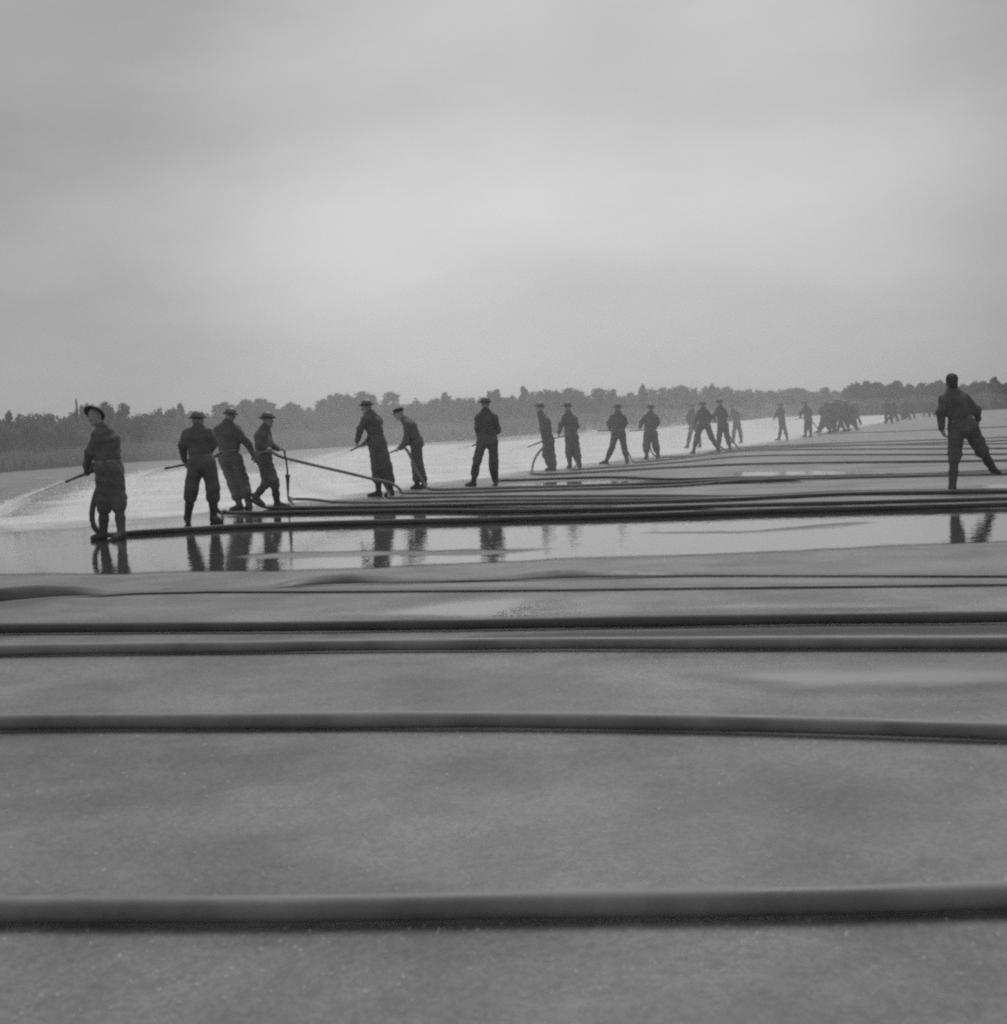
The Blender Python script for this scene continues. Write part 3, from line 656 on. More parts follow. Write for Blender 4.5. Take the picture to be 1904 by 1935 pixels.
# ------------------------------------------------------------------ hoses
def catmull(P, step=.08):
    P = np.asarray(P, float); out_ = []
    Q = np.vstack([2 * P[0] - P[1], P, 2 * P[-1] - P[-2]])
    for i in range(1, len(Q) - 2):
        p0, p1, p2, p3 = Q[i - 1:i + 3]
        t0 = 0.; t1 = t0 + max(1e-3, np.linalg.norm(p1 - p0)) ** .5; t2 = t1 + max(1e-3, np.linalg.norm(p2 - p1)) ** .5; t3 = t2 + max(1e-3, np.linalg.norm(p3 - p2)) ** .5
        n = max(2, min(90, int(np.linalg.norm(p2 - p1) / step)))
        t = np.linspace(t1, t2, n, endpoint=False)[:, None]
        A1 = (t1 - t) / (t1 - t0) * p0 + (t - t0) / (t1 - t0) * p1; A2 = (t2 - t) / (t2 - t1) * p1 + (t - t1) / (t2 - t1) * p2; A3 = (t3 - t) / (t3 - t2) * p2 + (t - t2) / (t3 - t2) * p3
        B1 = (t2 - t) / (t2 - t0) * A1 + (t - t0) / (t2 - t0) * A2; B2 = (t3 - t) / (t3 - t1) * A2 + (t - t1) / (t3 - t1) * A3
        out_.append((t2 - t) / (t2 - t1) * B1 + (t - t1) / (t2 - t1) * B2)
    return np.vstack(out_ + [P[-1:]])
def tube(path, r, seg=14, flat=None):
    path = np.asarray(path); n = len(path)
    rr = np.full(n, r) if np.isscalar(r) else np.asarray(r)
    T = np.gradient(path, axis=0); T /= np.linalg.norm(T, axis=1)[:, None] + 1e-9
    U = np.cross(T, [0, 0, 1.0]); bad = np.linalg.norm(U, axis=1) < .05
    U[bad] = [1, 0, 0]; U /= np.linalg.norm(U, axis=1)[:, None]; Wv = np.cross(U, T)
    a = np.linspace(0, 2 * math.pi, seg, endpoint=False)
    V = path[:, None, :] + rr[:, None, None] * (np.cos(a)[None, :, None] * U[:, None, :] + np.sin(a)[None, :, None] * Wv[:, None, :])
    idx = np.arange(n * seg).reshape(n, seg)
    F = np.stack([idx[:-1], np.roll(idx, -1, 1)[:-1], np.roll(idx, -1, 1)[1:], idx[1:]], -1).reshape(-1, 4)
    V = V.reshape(-1, 3)
    c0, c1 = len(V), len(V) + 1
    V = np.vstack([V, path[0], path[-1]])
    caps = [(c0, idx[0, (i + 1) % seg], idx[0, i], idx[0, i]) for i in range(seg)]
    return V, [tuple(f) for f in F] + [(c[0], c[1], c[2]) for c in caps] + [(c1, idx[-1, i], idx[-1, (i + 1) % seg]) for i in range(seg)]
HG = 'fire hoses lying across the runway'
HR_ = .036
def gp(x, y, r=HR_): return ground(x, y, r)
def far_right(pts):                              # carry a hose on past the right edge of the view
    a, b = pts[-2], pts[-1]; d = unit(b - a)
    return pts + [b + d * 6, b + d * 16]
def wobble(path, amp, seed):
    rg = np.random.default_rng(seed); s = np.r_[0, np.cumsum(np.linalg.norm(np.diff(path, axis=0), axis=1))]
    q = path.copy()
    for f in (.7, 1.9, 4.3): q[:, 1] += amp / f ** .7 * np.sin(f * s + rg.uniform(0, 6.28)) * np.clip(path[:, 2] < .08, 0, 1)
    return q
def hose(pts, label, mat='hose', r=HR_, amp=.02, seed=0, nozzle=None):
    path = catmull(pts, .10)
    for _ in range(3): path[2:-2] = path[2:-2] * .4 + (path[1:-3] + path[3:-1]) * .3       # no sharp kinks in a full hose
    path = wobble(path, amp, seed)
    path[:, 2] = np.maximum(path[:, 2], r + .004)
    s = np.arange(len(path)); rad = r * (1 + .03 * np.sin(s * .13 + seed) + .02 * np.sin(s * .41))
    V, F = tube(path, rad)
    o = mesh_obj('fire_hose', V, F, M[mat]); tag(o, label, 'fire hose', HG)
    if nozzle is not None:
        a, b = nozzle; d = b - a; Ln = np.linalg.norm(d)
        prof = [(.001, 0), (.030, 0), (.034, .01), (.034, .06), (.026, .07), (.024, .10), (.028, .105), (.028, .13), (.022, .14), (.019, Ln * .6), (.014, Ln * .85), (.018, Ln * .87), (.018, Ln), (.010, Ln), (.008, Ln - .02)]
        V, F = lathe(prof, d, a, 14); mesh_obj('nozzle', V, F, M['nozzle'], parent=o)
        V, F = lathe([(.037, -.05), (.043, -.045), (.043, -.01), (.046, -.008), (.046, .012), (.036, .016)], d, a, 14); mesh_obj('coupling', V, F, M['nozzle'], parent=o)
    return o
def zp(zw, x, y, Y): return at_depth(*zw.px(x, y), Y)
def held(key, zw, tip, mids, gpts, label, mat='hose_dark', seed=0, dtip=.3, grip='lr', noz=.55, r=.030):
    """nozzle through both hands, hose down from them to the ground and away"""
    Y0 = DEPTH[key]; G = [GRIP[key][k] for k in grip]; g0 = sum(G) / len(G)
    tp = zp(zw, tip[0], tip[1], Y0 + dtip)
    d = unit(tp - g0); b = g0 + d * min(noz, np.linalg.norm(tp - g0)); a = g0 - d * .16
    pts = [a, a - d * .14 + np.array([0, 0, -.05])] + [zp(zw, x, y, Y0 + dd) for x, y, dd in mids] + [gp(*q, r) for q in gpts]
    o = hose(far_right(pts), label, mat, r=r, seed=seed, nozzle=(a, b))
    return b, d
TIPS = {}
TIPS['one'] = held('one', zA, (-60, 1090), [(335, 1150, .22), (286, 1330, .05), (250, 1490, -.05), (268, 1640, -.08), (340, 1735, -.05)],
     [(218, 1011), (237, 1008), (350, 1001), (475, 994), (688, 988), (950, 982), (1277, 972), (1411, 967), (1904, 954)], 'thick dark hose running to the man at the far left, nearest of the held hoses', seed=1, r=.038)
TIPS['two'] = held('two', zB, (-60, 990), [(470, 1000, .32), (560, 1250, .3), (640, 1480, .22), (700, 1580, .15)],
     [(425, 966), (440, 970), (593, 968), (800, 965), (950, 966), (1100, 963), (1411, 955), (1904, 943)], 'hose curling off the ground by the boots of the broad man in knee breeches', seed=2)
TIPS['three'] = held('three', zB, (380, 960), [(760, 960, .4), (930, 1110, .2), (1010, 1230, -.1), (1100, 1360, -.2), (1240, 1490, -.15)],
     [(505, 960), (538, 960.5), (725, 958), (951, 953), (1277, 948), (1411, 943), (1592, 934), (1904, 929)], 'hose slanting up between the legs of the man leaning sideways', seed=3, grip='l')
# the taut hose carried by two men
Y3, Y4, Y5 = DEPTH['three'], DEPTH['four'], DEPTH['five']
pts = [GRIP['three']['r'] + np.array([-.06, 0, .06]), GRIP['three']['r'], zp(zB, 1330, 740, Y4 - .3), GRIP['four']['l'] + np.array([0, -.0, 0]), zp(zB, 1560, 785, Y4 - .1), zp(zB, 1900, 885, Y4 + .6), zp(zC, 250, 1455, Y4 + 2.0), zp(zC, 480, 1515, Y5 - .9), zp(zC, 850, 1590, Y5 - .7), zp(zC, 950, 1690, Y5 - .55)]
hose(far_right(pts + [gp(765, 932, .03), gp(831, 932, .03), gp(951, 928, .03), gp(1277, 918, .03), gp(1411, 908, .03), gp(1904, 895, .03)]), 'taut hose lifted waist-high by two men, slanting down to the right', 'hose', r=.027, seed=4, amp=.01)
TIPS['five'] = held('five', zC, (90, 1010), [(420, 1000, .3), (520, 1250, .3), (620, 1500, .3), (740, 1700, .25)],
     [(745, 941), (850, 939), (951, 938), (1277, 937), (1411, 938), (1592, 930), (1904, 926)], 'hose trailing on the ground from the man in wide flapping trousers', seed=5, mat='hose', r=.027)
TIPS['six'] = held('six', zC, (705, 1078), [(1100, 1030, -.1), (1180, 1200, -.2), (1260, 1400, -.25), (1370, 1570, -.2)],
     [(808, 922), (830, 925), (950, 922), (1277, 912), (1411, 905), (1904, 892.5)], 'pale hose running down the leg of the man in the peaked cap', seed=6, mat='hose')
TIPS['seven'] = held('seven', zD, (250, 800), [(520, 900, .3), (518, 1080, .12), (525, 1190, .05), (560, 1285, .0)],
     [(948, 908), (990, 907), (1143, 902), (1277, 906), (1411, 903), (1644, 899), (1904, 890)], 'hose hanging by the knee of the man standing alone with legs apart', seed=7)
TIPS['eight'] = held('eight', zD, (1090, 815), [(1300, 840, .0), (1225, 930, .0), (1155, 1080, 0), (1160, 1165, 0)],
     [(1006, 894.5), (1040, 896), (1277, 883), (1411, 877), (1904, 870)], 'hose looping forward to the ground before the man leaning back', seed=8, mat='hose')
TIPS['nine'] = held('nine', zD, (1480, 690), [(1740, 800, .25), (1775, 950, .1), (1830, 1050, .05)],
     [(1088, 887), (1140, 884), (1277, 874), (1411, 862), (1904, 858)], 'hose passing between the shins of the man with one arm straight down', seed=9, mat='hose', r=.025)
TIPS['ten'] = held('ten', zE, (1200, 520), [(1440, 600, .2), (1500, 700, .1), (1525, 765, .0)], [(1200, 874), (1277, 867), (1411, 852), (1904, 847)], 'hose meeting the ground behind the man with legs like an inverted V', seed=10, mat='hose', r=.025)
TIPS['eleven'] = held('eleven', zE, (1500, 520), [(1680, 600, .2), (1688, 680, .1), (1710, 730, .0)], [(1250, 864), (1300, 862), (1411, 845), (1904, 838)], 'hose dropping between the legs of the man in baggy breeches', seed=11, mat='hose', r=.025)
TIPS['knot_b'] = held('knot_b', zF, (300, 950), [(760, 1000, .2), (960, 1280, .2), (1100, 1400, .2)], [(1375, 852), (1411, 849), (1904, 832)], 'hose slanting down behind the wide-striding man of the knot', seed=12, mat='hose', r=.025)
TIPS['knot_c'] = held('knot_c', zF, (800, 800), [(1250, 1050, .1), (1380, 1260, .05), (1510, 1420, .0)], [(1405, 846), (1500, 841), (1904, 826)], 'hose trailing from the heel of the tallest man in the knot', seed=13, mat='hose', r=.025)
TIPS['hoseman'] = held('hoseman', zG, (340, 360), [(530, 380, .1), (570, 440, .05), (610, 490, .0)], [(1560, 820), (1700, 815), (1904, 806)], 'farthest hose, trailing behind the second man right of the knot', seed=14, mat='hose', r=.025)

FG = [([(-160, 1729), (0, 1727), (480, 1722), (950, 1716), (1400, 1709), (1904, 1696), (2150, 1688)], 'thick pale hose nearest the camera, along the bottom', 'hose', .0365),
      ([(-160, 1368), (0, 1367), (480, 1364), (949, 1363), (1350, 1370), (1904, 1384), (2150, 1392)], 'thick hose second from the camera, alone on bare tarmac', 'hose', .0365),
      ([(-160, 1233), (0, 1230), (480, 1224), (949, 1217), (1350, 1216), (1904, 1215), (2150, 1214)], 'lower of the two close parallel hoses in the middle ground', 'hose', .036),
      ([(-160, 1191), (0, 1188), (480, 1185), (949, 1179), (1450, 1172), (1904, 1167), (2150, 1164)], 'upper of the two close parallel hoses, wet and dark', 'hose_dark', .036)]
for i, (p, lab, mt, r) in enumerate(FG):
    hose([gp(*q, r) for q in p], lab, mt, r, amp=.012, seed=30 + i)
# loose hose end with its coupling
pe = [zp(zC, -265, 1810, DEPTH['five'] - 2.0)]
e0 = gp(548, 943, .05); e1 = gp(566, 943, .12)
o = hose(far_right([e0, e1, gp(590, 943, .10), gp(623, 948), gp(700, 949), gp(951, 945), gp(1277, 943), gp(1411, 941.5), gp(1592, 932), gp(1904, 928)]), 'hose whose loose end humps up below the dangling nozzle', 'hose', r=.028, seed=20)
d = unit(e1 - e0); V, F = lathe([(.001, 0), (.044, 0), (.044, .05), (.05, .052), (.05, .08), (.036, .085)], d, e0 - d * .01, 14); mesh_obj('coupling', V, F, M['nozzle'], parent=o)

def ribbon(pts, rolls, label, w=.125, th=.012, seed=0):
    """flat, empty hose: a lens-shaped strip that lies down or stands on edge (roll) along its way"""
    P = np.array([ground(*q) for q in pts]); path = catmull(P, .06)
    cum = np.r_[0, np.cumsum(np.linalg.norm(np.diff(path, axis=0), axis=1))]
    idx = [int(np.argmin(np.linalg.norm(path - p, axis=1))) for p in P]
    roll = np.radians(np.interp(cum, cum[idx], rolls))
    T = np.gradient(path, axis=0); T /= np.linalg.norm(T, axis=1)[:, None]
    U = np.cross(T, [0, 0, 1.0]); U /= np.linalg.norm(U, axis=1)[:, None]; U *= np.sign(U[:, 1:2])      # away from the camera
    up = np.array([0, 0, 1.0])
    V = []; seg = 12
    for i in range(len(path)):
        a = U[i] * math.cos(roll[i]) + up * math.sin(roll[i]); n = -U[i] * math.sin(roll[i]) + up * math.cos(roll[i])
        wob = .006 * math.sin(cum[i] * 2.1 + seed)
        for k in range(seg):
            t = 2 * math.pi * k / seg; cc, ss = math.cos(t), math.sin(t)
            V.append(path[i] + a * ((cc * .5 + .5) * w) + n * (ss * th * .5 * (1 + .8 * abs(cc) ** 3) + .012 * math.sin(roll[i]) * math.sin((cc * .5 + .5) * math.pi)) + up * (th * .75 + .004) + U[i] * wob)
    V = np.array(V); n = len(path); ix = np.arange(n * seg).reshape(n, seg)
    F = np.stack([ix[:-1], np.roll(ix, -1, 1)[:-1], np.roll(ix, -1, 1)[1:], ix[1:]], -1).reshape(-1, 4)
    faces = [tuple(f) for f in F] + [tuple(ix[0][::-1]), tuple(ix[-1])]
    return tag(mesh_obj('flat_hose', V, faces, M['hose_flat']), label, 'fire hose', 'empty flat hoses in the middle ground')
ribbon([(-150, 1148), (-40, 1143), (0, 1140), (70, 1133), (130, 1129), (200, 1128), (240, 1125), (400, 1121), (520, 1115), (590, 1109), (660, 1106), (740, 1104), (850, 1101), (950, 1099), (1010, 1098), (1070, 1096), (1160, 1094), (1300, 1091), (1600, 1091), (1904, 1092), (2150, 1093)],
       [68, 68, 66, 60, 40, 10, 4, 3, 8, 30, 40, 14, 4, 8, 24, 32, 22, 6, 3, 3, 3], 'empty flat hose that twists up on edge in three places', seed=1)
ribbon([(298, 1120), (330, 1121), (600, 1121), (950, 1119), (1300, 1115), (1600, 1112), (1904, 1108), (2150, 1105)], [6, 6, 6, 5, 8, 5, 6, 6], 'straight empty flat hose ending short of the left edge', seed=2)

# nozzle dangling from the striding man's hand
g = GRIP['four']['r']
dp = [g + np.array([0, 0, .0])] + [zp(zB, x, y, Y4 + .1) for x, y in ((1705, 800), (1725, 900), (1738, 1010), (1742, 1080))]
V, F = tube(catmull(dp, .03), .016, 10)
o = tag(mesh_obj('hanging_nozzle', V, F, M['rope']), 'slender branch nozzle dangling on a strap from the striding man', 'nozzle')
top, bot = zp(zB, 1742, 1075, Y4 + .1), zp(zB, 1750, 1415, Y4 + .1); ln = np.linalg.norm(bot - top)
V, F = lathe([(.001, 0), (.03, 0), (.042, .015), (.042, .05), (.034, .06), (.036, .09), (.03, .12), (.024, ln * .6), (.015, ln * .93), (.018, ln * .94), (.018, ln), (.001, ln)], bot - top, top, 14)
mesh_obj('branch_pipe', V, F, M['nozzle'], parent=o)
V, F = lathe([(.046, .016), (.05, .02), (.05, .034), (.046, .038)], bot - top, top, 14); mesh_obj('collar', V, F, M['nozzle'], parent=o)

# ------------------------------------------------------------------ jets of water
def jet(a, land, label, n=7000, spread=.055, size=(.005, .013), arch=.15, seed=0, mist=.5):
    rg = np.random.default_rng(100 + seed)
    land = np.asarray(land, float); v = land - a; Ln = np.linalg.norm(v)
    n1 = int(n * (1 - mist)); n2 = n - n1
    t = rg.uniform(0, 1, n1) ** .75
    c = a + v * t[:, None]; c[:, 2] += arch * 4 * t * (1 - t)
    sp = .018 + spread * Ln * t ** 1.2
    c += rg.normal(size=(n1, 3)) * (sp * .33)[:, None] * [1, 1, .5]
    t2 = rg.uniform(.15, 1.12, n2); c2 = a + v * t2[:, None]; c2[:, 2] += arch * 4 * t2 * (1 - t2)
    c2[:, 2] *= rg.uniform(0, 1, n2) ** .7                                                       # drops falling out of the jet
    c2 += rg.normal(size=(n2, 3)) * [.30, .30, .05] * (.4 + t2[:, None])
    c = np.vstack([c, c2]); c[:, 2] = np.abs(c[:, 2]) + .01
    m = len(c); sz = rg.uniform(*size, m)[:, None, None]
    tri = rg.normal(size=(m, 3, 3)); tri /= np.linalg.norm(tri, axis=2)[:, :, None]
    tri[:, :, :] += unit(v) * rg.normal(size=(m, 3, 1)) * 1.2
    V = (c[:, None, :] + tri * sz).reshape(-1, 3); F = np.arange(m * 3).reshape(-1, 3)
    return tag(mesh_obj('water_jet', V, F, M['spray'], smooth=False), label, 'water jet', 'jets of water from the hoses', 'stuff')
JETS = [('one', (-45, 990), 'narrow white jet shooting to the left edge', 8000, .06, .15), ('two', (170, 948), 'wide veil of spray from the broad man in knee breeches', 15000, .10, .5), ('three', (330, 925), 'spray ahead of the man leaning sideways', 7000, .14, .7),
        ('five', (535, 906), 'long sloping jet from the man in flapping trousers', 16000, .08, .5), ('six', (640, 896), 'fan of spray from the man in the peaked cap', 9000, .13, .6), ('seven', (790, 874), 'spray ahead of the man standing alone', 8000, .13, .6),
        ('eight', (900, 862), 'spray from the man leaning back', 7000, .12, .6), ('nine', (990, 850), 'spray from the man with one arm straight down', 7000, .12, .6), ('ten', (1080, 842), 'spray from the man with legs like an inverted V', 7000, .12, .6),
        ('eleven', (1160, 832), 'spray from the man in baggy breeches', 7000, .12, .6), ('knot_b', (1240, 824), 'spray ahead of the tight knot of four', 7000, .14, .6), ('knot_c', (1320, 816), 'spray to the right of the tight knot', 6000, .14, .6), ('hoseman', (1440, 800), 'farthest spray, beyond the slim man', 6000, .14, .6)]
for i, (k, land, lab, n, sp, ms) in enumerate(JETS):
    a, d = TIPS[k]; Lp = ground(*land)
    far_k = max(1.0, DEPTH[k] / 24)
    jet(a, Lp, lab, n * 2, sp, (.006 * far_k, .016 * far_k), .03 if k == 'one' else .06, i, ms)

# ------------------------------------------------------------------ trees on the skyline
def leaf_tris(c, size, rg):
    m = len(c); t = rg.normal(size=(m, 3, 3)); t /= np.linalg.norm(t, axis=2)[:, :, None]
    return (c[:, None, :] + t * (size * rg.uniform(.5, 1.3, m))[:, None, None]).reshape(-1, 3), np.arange(m * 3).reshape(-1, 3)
def crown_mesh(kind, rg):
    """unit tree: height 1, crown width about 0.8"""
    pts = []
    if kind == 'round': blobs = [(rg.normal(0, .2), rg.normal(0, .2), rg.uniform(.35, .85), rg.uniform(.13, .22)) for _ in range(13)]
    elif kind == 'flat': blobs = [(rg.normal(0, .34), rg.normal(0, .3), rg.uniform(.72, .92), rg.uniform(.09, .15)) for _ in range(13)] + [(rg.normal(0, .2), rg.normal(0, .2), rg.uniform(.3, .6), .1) for _ in range(3)]
    else: blobs = [(rg.normal(0, .20 * (1 - z) + .02), rg.normal(0, .2 * (1 - z) + .02), z, .06 + .13 * (1 - z)) for z in np.linspace(.25, .95, 15)]
    for x, y, z, r in blobs:
        q = rg.normal(size=(190, 3)); q /= np.linalg.norm(q, axis=1)[:, None]; q *= (r * rg.uniform(.35, 1.05, 190) ** .6)[:, None]
        pts.append(q * [1, 1, .8] + [x, y, z])
    P = np.vstack(pts); P[:, 2] = np.clip(P[:, 2], .08, 1.06)
    return leaf_tris(P, .055, rg), blobs
def trunk_mesh(blobs, rg):
    V, F = tube(catmull([(0, 0, 0), (.01, .01, .3), (rg.normal(0, .02), 0, .75)], .08), np.linspace(.035, .012, len(catmull([(0, 0, 0), (.01, .01, .3), (0, 0, .75)], .08)))[:len(catmull([(0, 0, 0), (.01, .01, .3), (0, 0, .75)], .08))], 6)
    V = list(V); F = list(F)
    for x, y, z, r in blobs[:6]:
        v, f = tube(catmull([(0, 0, max(.12, z - .3)), (x * .5, y * .5, z - .12), (x, y, z)], .1), .01, 5)
        off = len(V); V += list(v); F += [tuple(i + off for i in q) for q in f]
    return V, F
VAR = []
rgT = np.random.default_rng(21)
for kind in ('round', 'round', 'round', 'flat', 'point', 'point', 'flat'):
    (V, F), bl = crown_mesh(kind, rgT)
    me = mesh_obj('crown', V, F, M['leaf'], smooth=False); tv, tf = trunk_mesh(bl, rgT); tr = mesh_obj('trunk', tv, tf, M['bark'])
    VAR.append((kind, me.data, tr.data)); bpy.data.objects.remove(me); bpy.data.objects.remove(tr)
BASE = [(-200, 897), (0, 891), (225, 873), (342, 867), (550, 849), (650, 843), (875, 832), (988, 821), (1110, 816), (1277, 803), (1412, 793), (1461, 787.5), (1541, 783), (1603, 781), (1612, 786), (1700, 782), (1864, 774), (2100, 762)]
def base_y(x): return float(np.interp(x, [b[0] for b in BASE], [b[1] for b in BASE]))
SKY = [(-30, 788, 40, 'r'), (6, 785, 30, 'r'), (22, 780, 24, 'p'), (67, 777, 34, 'r'), (102, 789, 30, 'r'), (135, 778, 36, 'r'), (152, 757, 14, 'b'), (196, 762, 34, 'f'), (230, 779, 24, 'p'), (267, 778, 34, 'r'), (307, 769, 40, 'r'), (347, 765, 26, 'p'), (390, 777, 36, 'r'), (428, 771, 34, 'r'),
       (477, 755, 46, 'f'), (523, 769, 34, 'r'), (575, 765, 40, 'r'), (620, 756, 36, 'p'), (650, 757, 28, 'r'), (680, 742, 48, 'f'), (740, 754, 40, 'r'), (772, 761, 30, 'r'), (805, 751, 40, 'r'), (845, 744, 26, 'p'), (890, 748, 36, 'r'), (941, 738, 30, 'p'), (963, 744, 34, 'r'),
       (995, 732, 24, 'p'), (1032, 745, 34, 'r'), (1073, 735, 46, 'f'), (1119, 743, 34, 'r'), (1161, 737, 24, 'p'), (1186, 742, 26, 'r'), (1217, 728, 18, 'p'), (1259, 726, 44, 'r'), (1306, 734, 36, 'r'), (1347, 728, 24, 'p'), (1382, 727, 40, 'r'), (1419, 734, 36, 'r'), (1472, 735, 34, 'r'),
       (1498, 730, 20, 'r'), (1541, 735, 36, 'r'), (1564, 733, 20, 'p'), (1592, 736, 28, 'r'), (1619, 719, 28, 'r'), (1642, 721, 30, 'p'), (1668, 718, 32, 'r'), (1692, 721, 28, 'p'), (1722, 727, 26, 'p'), (1745, 719, 34, 'r'), (1776, 721, 30, 'p'), (1836, 722, 40, 'r'), (1880, 714, 24, 'p'), (1903, 721, 34, 'r'), (1945, 716, 40, 'r')]
LM = [(-60, 'at the left edge'), (120, 'left of the man at the far left'), (215, 'just above the turned-face man\'s helmet'), (345, 'between the two leftmost men'), (420, 'above the broad man in knee breeches'), (500, 'above the striding man with the dangling nozzle'), (600, 'over the start of the taut hose'),
      (660, 'over the middle of the taut hose'), (720, 'above the man in flapping trousers'), (790, 'above the man in the peaked cap'), (870, 'left of the man standing alone'), (930, 'above the man standing alone'), (1010, 'above the man leaning back'), (1095, 'above the man with one arm straight down'),
      (1180, 'above the man with legs like an inverted V'), (1245, 'above the man in baggy breeches'), (1330, 'above the left of the tight knot'), (1400, 'above the right of the tight knot'), (1485, 'above the slim walker'), (1550, 'above the second man right of the knot'), (1610, 'above the cluster of five'),
      (1680, 'above the bright gap in the line'), (1735, 'above the far pair'), (1800, 'behind the bareheaded man\'s head'), (1860, 'right of the bareheaded man\'s head'), (2000, 'at the right edge')]
used = {}; PINES = {}
for i, (x, ty, w, k) in enumerate(SKY):
    y0 = base_y(x); B0 = ground(x, y0 - 1.5 if x < 1350 else y0 - .3)
    if B0[1] > 330 or B0[1] < 0: B0 = at_depth(x, hor(x), 330.0)
    B0 = B0.copy(); B0[2] = 0.0; Yd = B0[1]
    Hh = at_depth(x, ty, Yd)[2]; wm = w / FPX * Yd * (1.75 if k != 'p' else 1.8)
    kinds = {'r': (0, 1, 2), 'f': (3, 6), 'p': (4, 5), 'b': (5,)}[k]
    kd, cm, tm = VAR[kinds[i % len(kinds)]]
    word = {'r': ('round bushy tree', 'low spreading tree', 'dense rounded tree'), 'f': ('flat-topped pine', 'broad flat pine'), 'p': ('pointed tree', 'narrow spiky tree', 'thin peaked tree'), 'b': ('faint thin sapling',)}[k]
    where = next(t for lim, t in LM if x <= lim) if x <= 2000 else 'at the right edge'
    lab = None
    for wd_ in word[i % len(word):] + word[:i % len(word)]:
        if (wd_, where) not in used: lab = wd_ + ' on the dark skyline ' + where; used[(wd_, where)] = 1; break
    lab = lab or 'another tree on the skyline ' + where
    root = bpy.data.objects.new('tree', None); C.objects.link(root); root.location = tuple(B0)
    sxy = wm / .8 if k != 'b' else wm * .7
    root.scale = (sxy, sxy, Hh); root.rotation_euler = (0, 0, random.uniform(0, 6.28) if k != 'f' else 0)
    tag(root, lab, 'tree', 'trees at the edge of the wood')
    for nm, me in (('crown', cm), ('trunk', tm)):
        if nm == 'crown' and x > 1605:
            if me.name not in PINES: PINES[me.name] = me.copy(); PINES[me.name].materials[0] = M['pine']
            me = PINES[me.name]
        o = bpy.data.objects.new(nm, me); C.objects.link(o); o.parent = root

def wood():
    rg = np.random.default_rng(5); xs = []
    tops = sorted((s[0], s[1]) for s in SKY if s[3] != 'b'); tx = [t[0] for t in tops]; tyy = [t[1] for t in tops]
    n = 85000
    x = rg.uniform(-140, 2060, n); out_ = np.zeros((n, 3))
    by = np.array([base_y(v) for v in x]); hy = HOR0 + HORS * x
    Yb = np.minimum(330, CAM_H * FPX / np.maximum(3, by - 1.5 - hy)) * 1.0
    top = np.interp(x, tx, tyy); Hm = CAM_H + (hy - top) / FPX * Yb
    lump = .87 + .09 * np.sin(x * .13) * np.sin(x * .041 + 1) + .07 * np.sin(x * .31 + 2)
    z = Hm * lump * rg.uniform(0, 1, n) ** .7
    Yb = Yb * (1 + .10 * rg.uniform(0, 1, n) + .02 * z / Hm)
    d = np.stack([AX @ np.array([a - CX, b - CY, FPX]) for a, b in zip(x, hy)])
    P = CAMP + d * (Yb / d[:, 1])[:, None]; P[:, 2] = z
    V, F = leaf_tris(P, .0020 * P[:, 1], rg)
    return V, F, (x > 1603).astype(int)
V, F, mi_ = wood(); tag(mesh_obj('woods', V, F, [M['leaf2'], M['pine']], smooth=False, mat_idx=mi_), 'low dark wood and scrub closing the far side of the runway', kind='stuff')
def grass():
    rg = np.random.default_rng(6); n = 34000
    x = rg.uniform(-140, 2060, n); by = np.array([base_y(v) for v in x]); hy = HOR0 + HORS * x
    Yb = np.minimum(325, CAM_H * FPX / np.maximum(3.2, by - hy)) * rg.uniform(.96, 1.04, n)
    d = np.stack([AX @ np.array([a - CX, b - CY, FPX]) for a, b in zip(x, hy)])
    P = CAMP + d * (Yb / d[:, 1])[:, None]; P[:, 2] = 0
    hh = rg.uniform(.4, 1.6, n) * (.85 + .15 * np.sin(x * .07) * np.sin(x * .023)) * np.clip(Yb / 100, .8, 2); w = .0016 * Yb
    a = P + np.c_[-w, 0 * w, 0 * w]; b = P + np.c_[w, 0 * w, 0 * w]; t = P + np.c_[rg.normal(0, .25, n), rg.normal(0, .2, n), hh]
    return np.stack([a, b, t], 1).reshape(-1, 3), np.arange(n * 3).reshape(-1, 3)
V, F = grass(); tag(mesh_obj('tall_grass', V, F, M['grass'], smooth=False), 'fringe of long pale grass at the foot of the wood', kind='stuff')

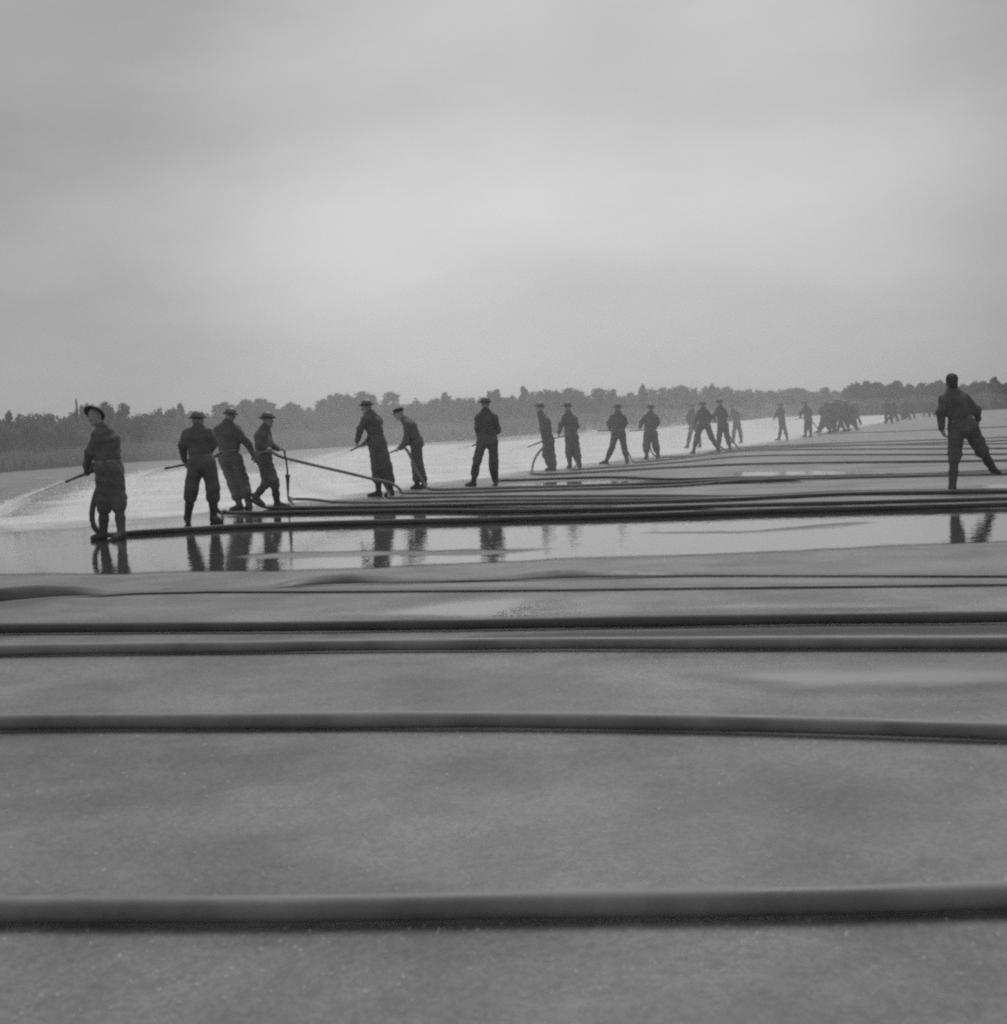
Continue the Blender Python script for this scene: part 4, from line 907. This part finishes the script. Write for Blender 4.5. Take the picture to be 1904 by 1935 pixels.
# ------------------------------------------------------------------ haze
hz = .0010
m = bpy.data.materials.new('haze'); m.use_nodes = True; n = m.node_tree.nodes; n.remove(n['Principled BSDF'])
pv = n.new('ShaderNodeVolumePrincipled'); pv.inputs['Color'].default_value = (.95, .95, .95, 1); pv.inputs['Density'].default_value = hz; pv.inputs['Anisotropy'].default_value = .2
m.node_tree.links.new(pv.outputs[0], n['Material Output'].inputs['Volume'])
x0, x1, y0, y1, z0, z1 = -2600, 2600, -80, 2600, -1.0, 14.0
V = [(x, y, z) for z in (z0, z1) for y in (y0, y1) for x in (x0, x1)]
F = [(0, 2, 3, 1), (4, 5, 7, 6), (0, 1, 5, 4), (2, 6, 7, 3), (0, 4, 6, 2), (1, 3, 7, 5)]
tag(mesh_obj('haze', V, F, m, smooth=False), 'thin damp haze over the runway', kind='stuff')

m2 = m.copy(); m2.name = 'spray_mist'; m2.node_tree.nodes['Principled Volume'].inputs['Density'].default_value = .0105
def mist(c, axes, rz, label, seg=28):
    V = []; F = []; cr_, sr_ = math.cos(rz), math.sin(rz)
    for j in range(seg // 2 + 1):
        ph = -math.pi / 2 + math.pi * j / (seg // 2)
        for i in range(seg):
            a = 2 * math.pi * i / seg; x, y, z = axes[0] * math.cos(ph) * math.cos(a), axes[1] * math.cos(ph) * math.sin(a), axes[2] * math.sin(ph)
            V.append((c[0] + x * cr_ - y * sr_, c[1] + x * sr_ + y * cr_, c[2] + z))
    for j in range(seg // 2):
        for i in range(seg): F.append((j * seg + i, j * seg + (i + 1) % seg, (j + 1) * seg + (i + 1) % seg, (j + 1) * seg + i))
    return tag(mesh_obj('mist', V, F, m2), label, kind='stuff')
_a, _b2 = ground(560, 930), ground(1330, 838)
_c = (_a + _b2) / 2 + np.array([1.0, -2.5, .2]); _d = _b2 - _a
mist(_c, (np.linalg.norm(_d[:2]) * .50, 12.5, 6.0), math.atan2(_d[1], _d[0]), 'drifting mist of fine spray over the middle of the line')

m3 = m2.copy(); m3.name = 'thin_spray_mist'; m3.node_tree.nodes['Principled Volume'].inputs['Density'].default_value = .0042
m2 = m3
_l = ground(140, 925)
mist(_l + np.array([-2.0, 13, .2]), (13, 24, 5.0), .35, 'thin drifting mist behind the man at the far left')
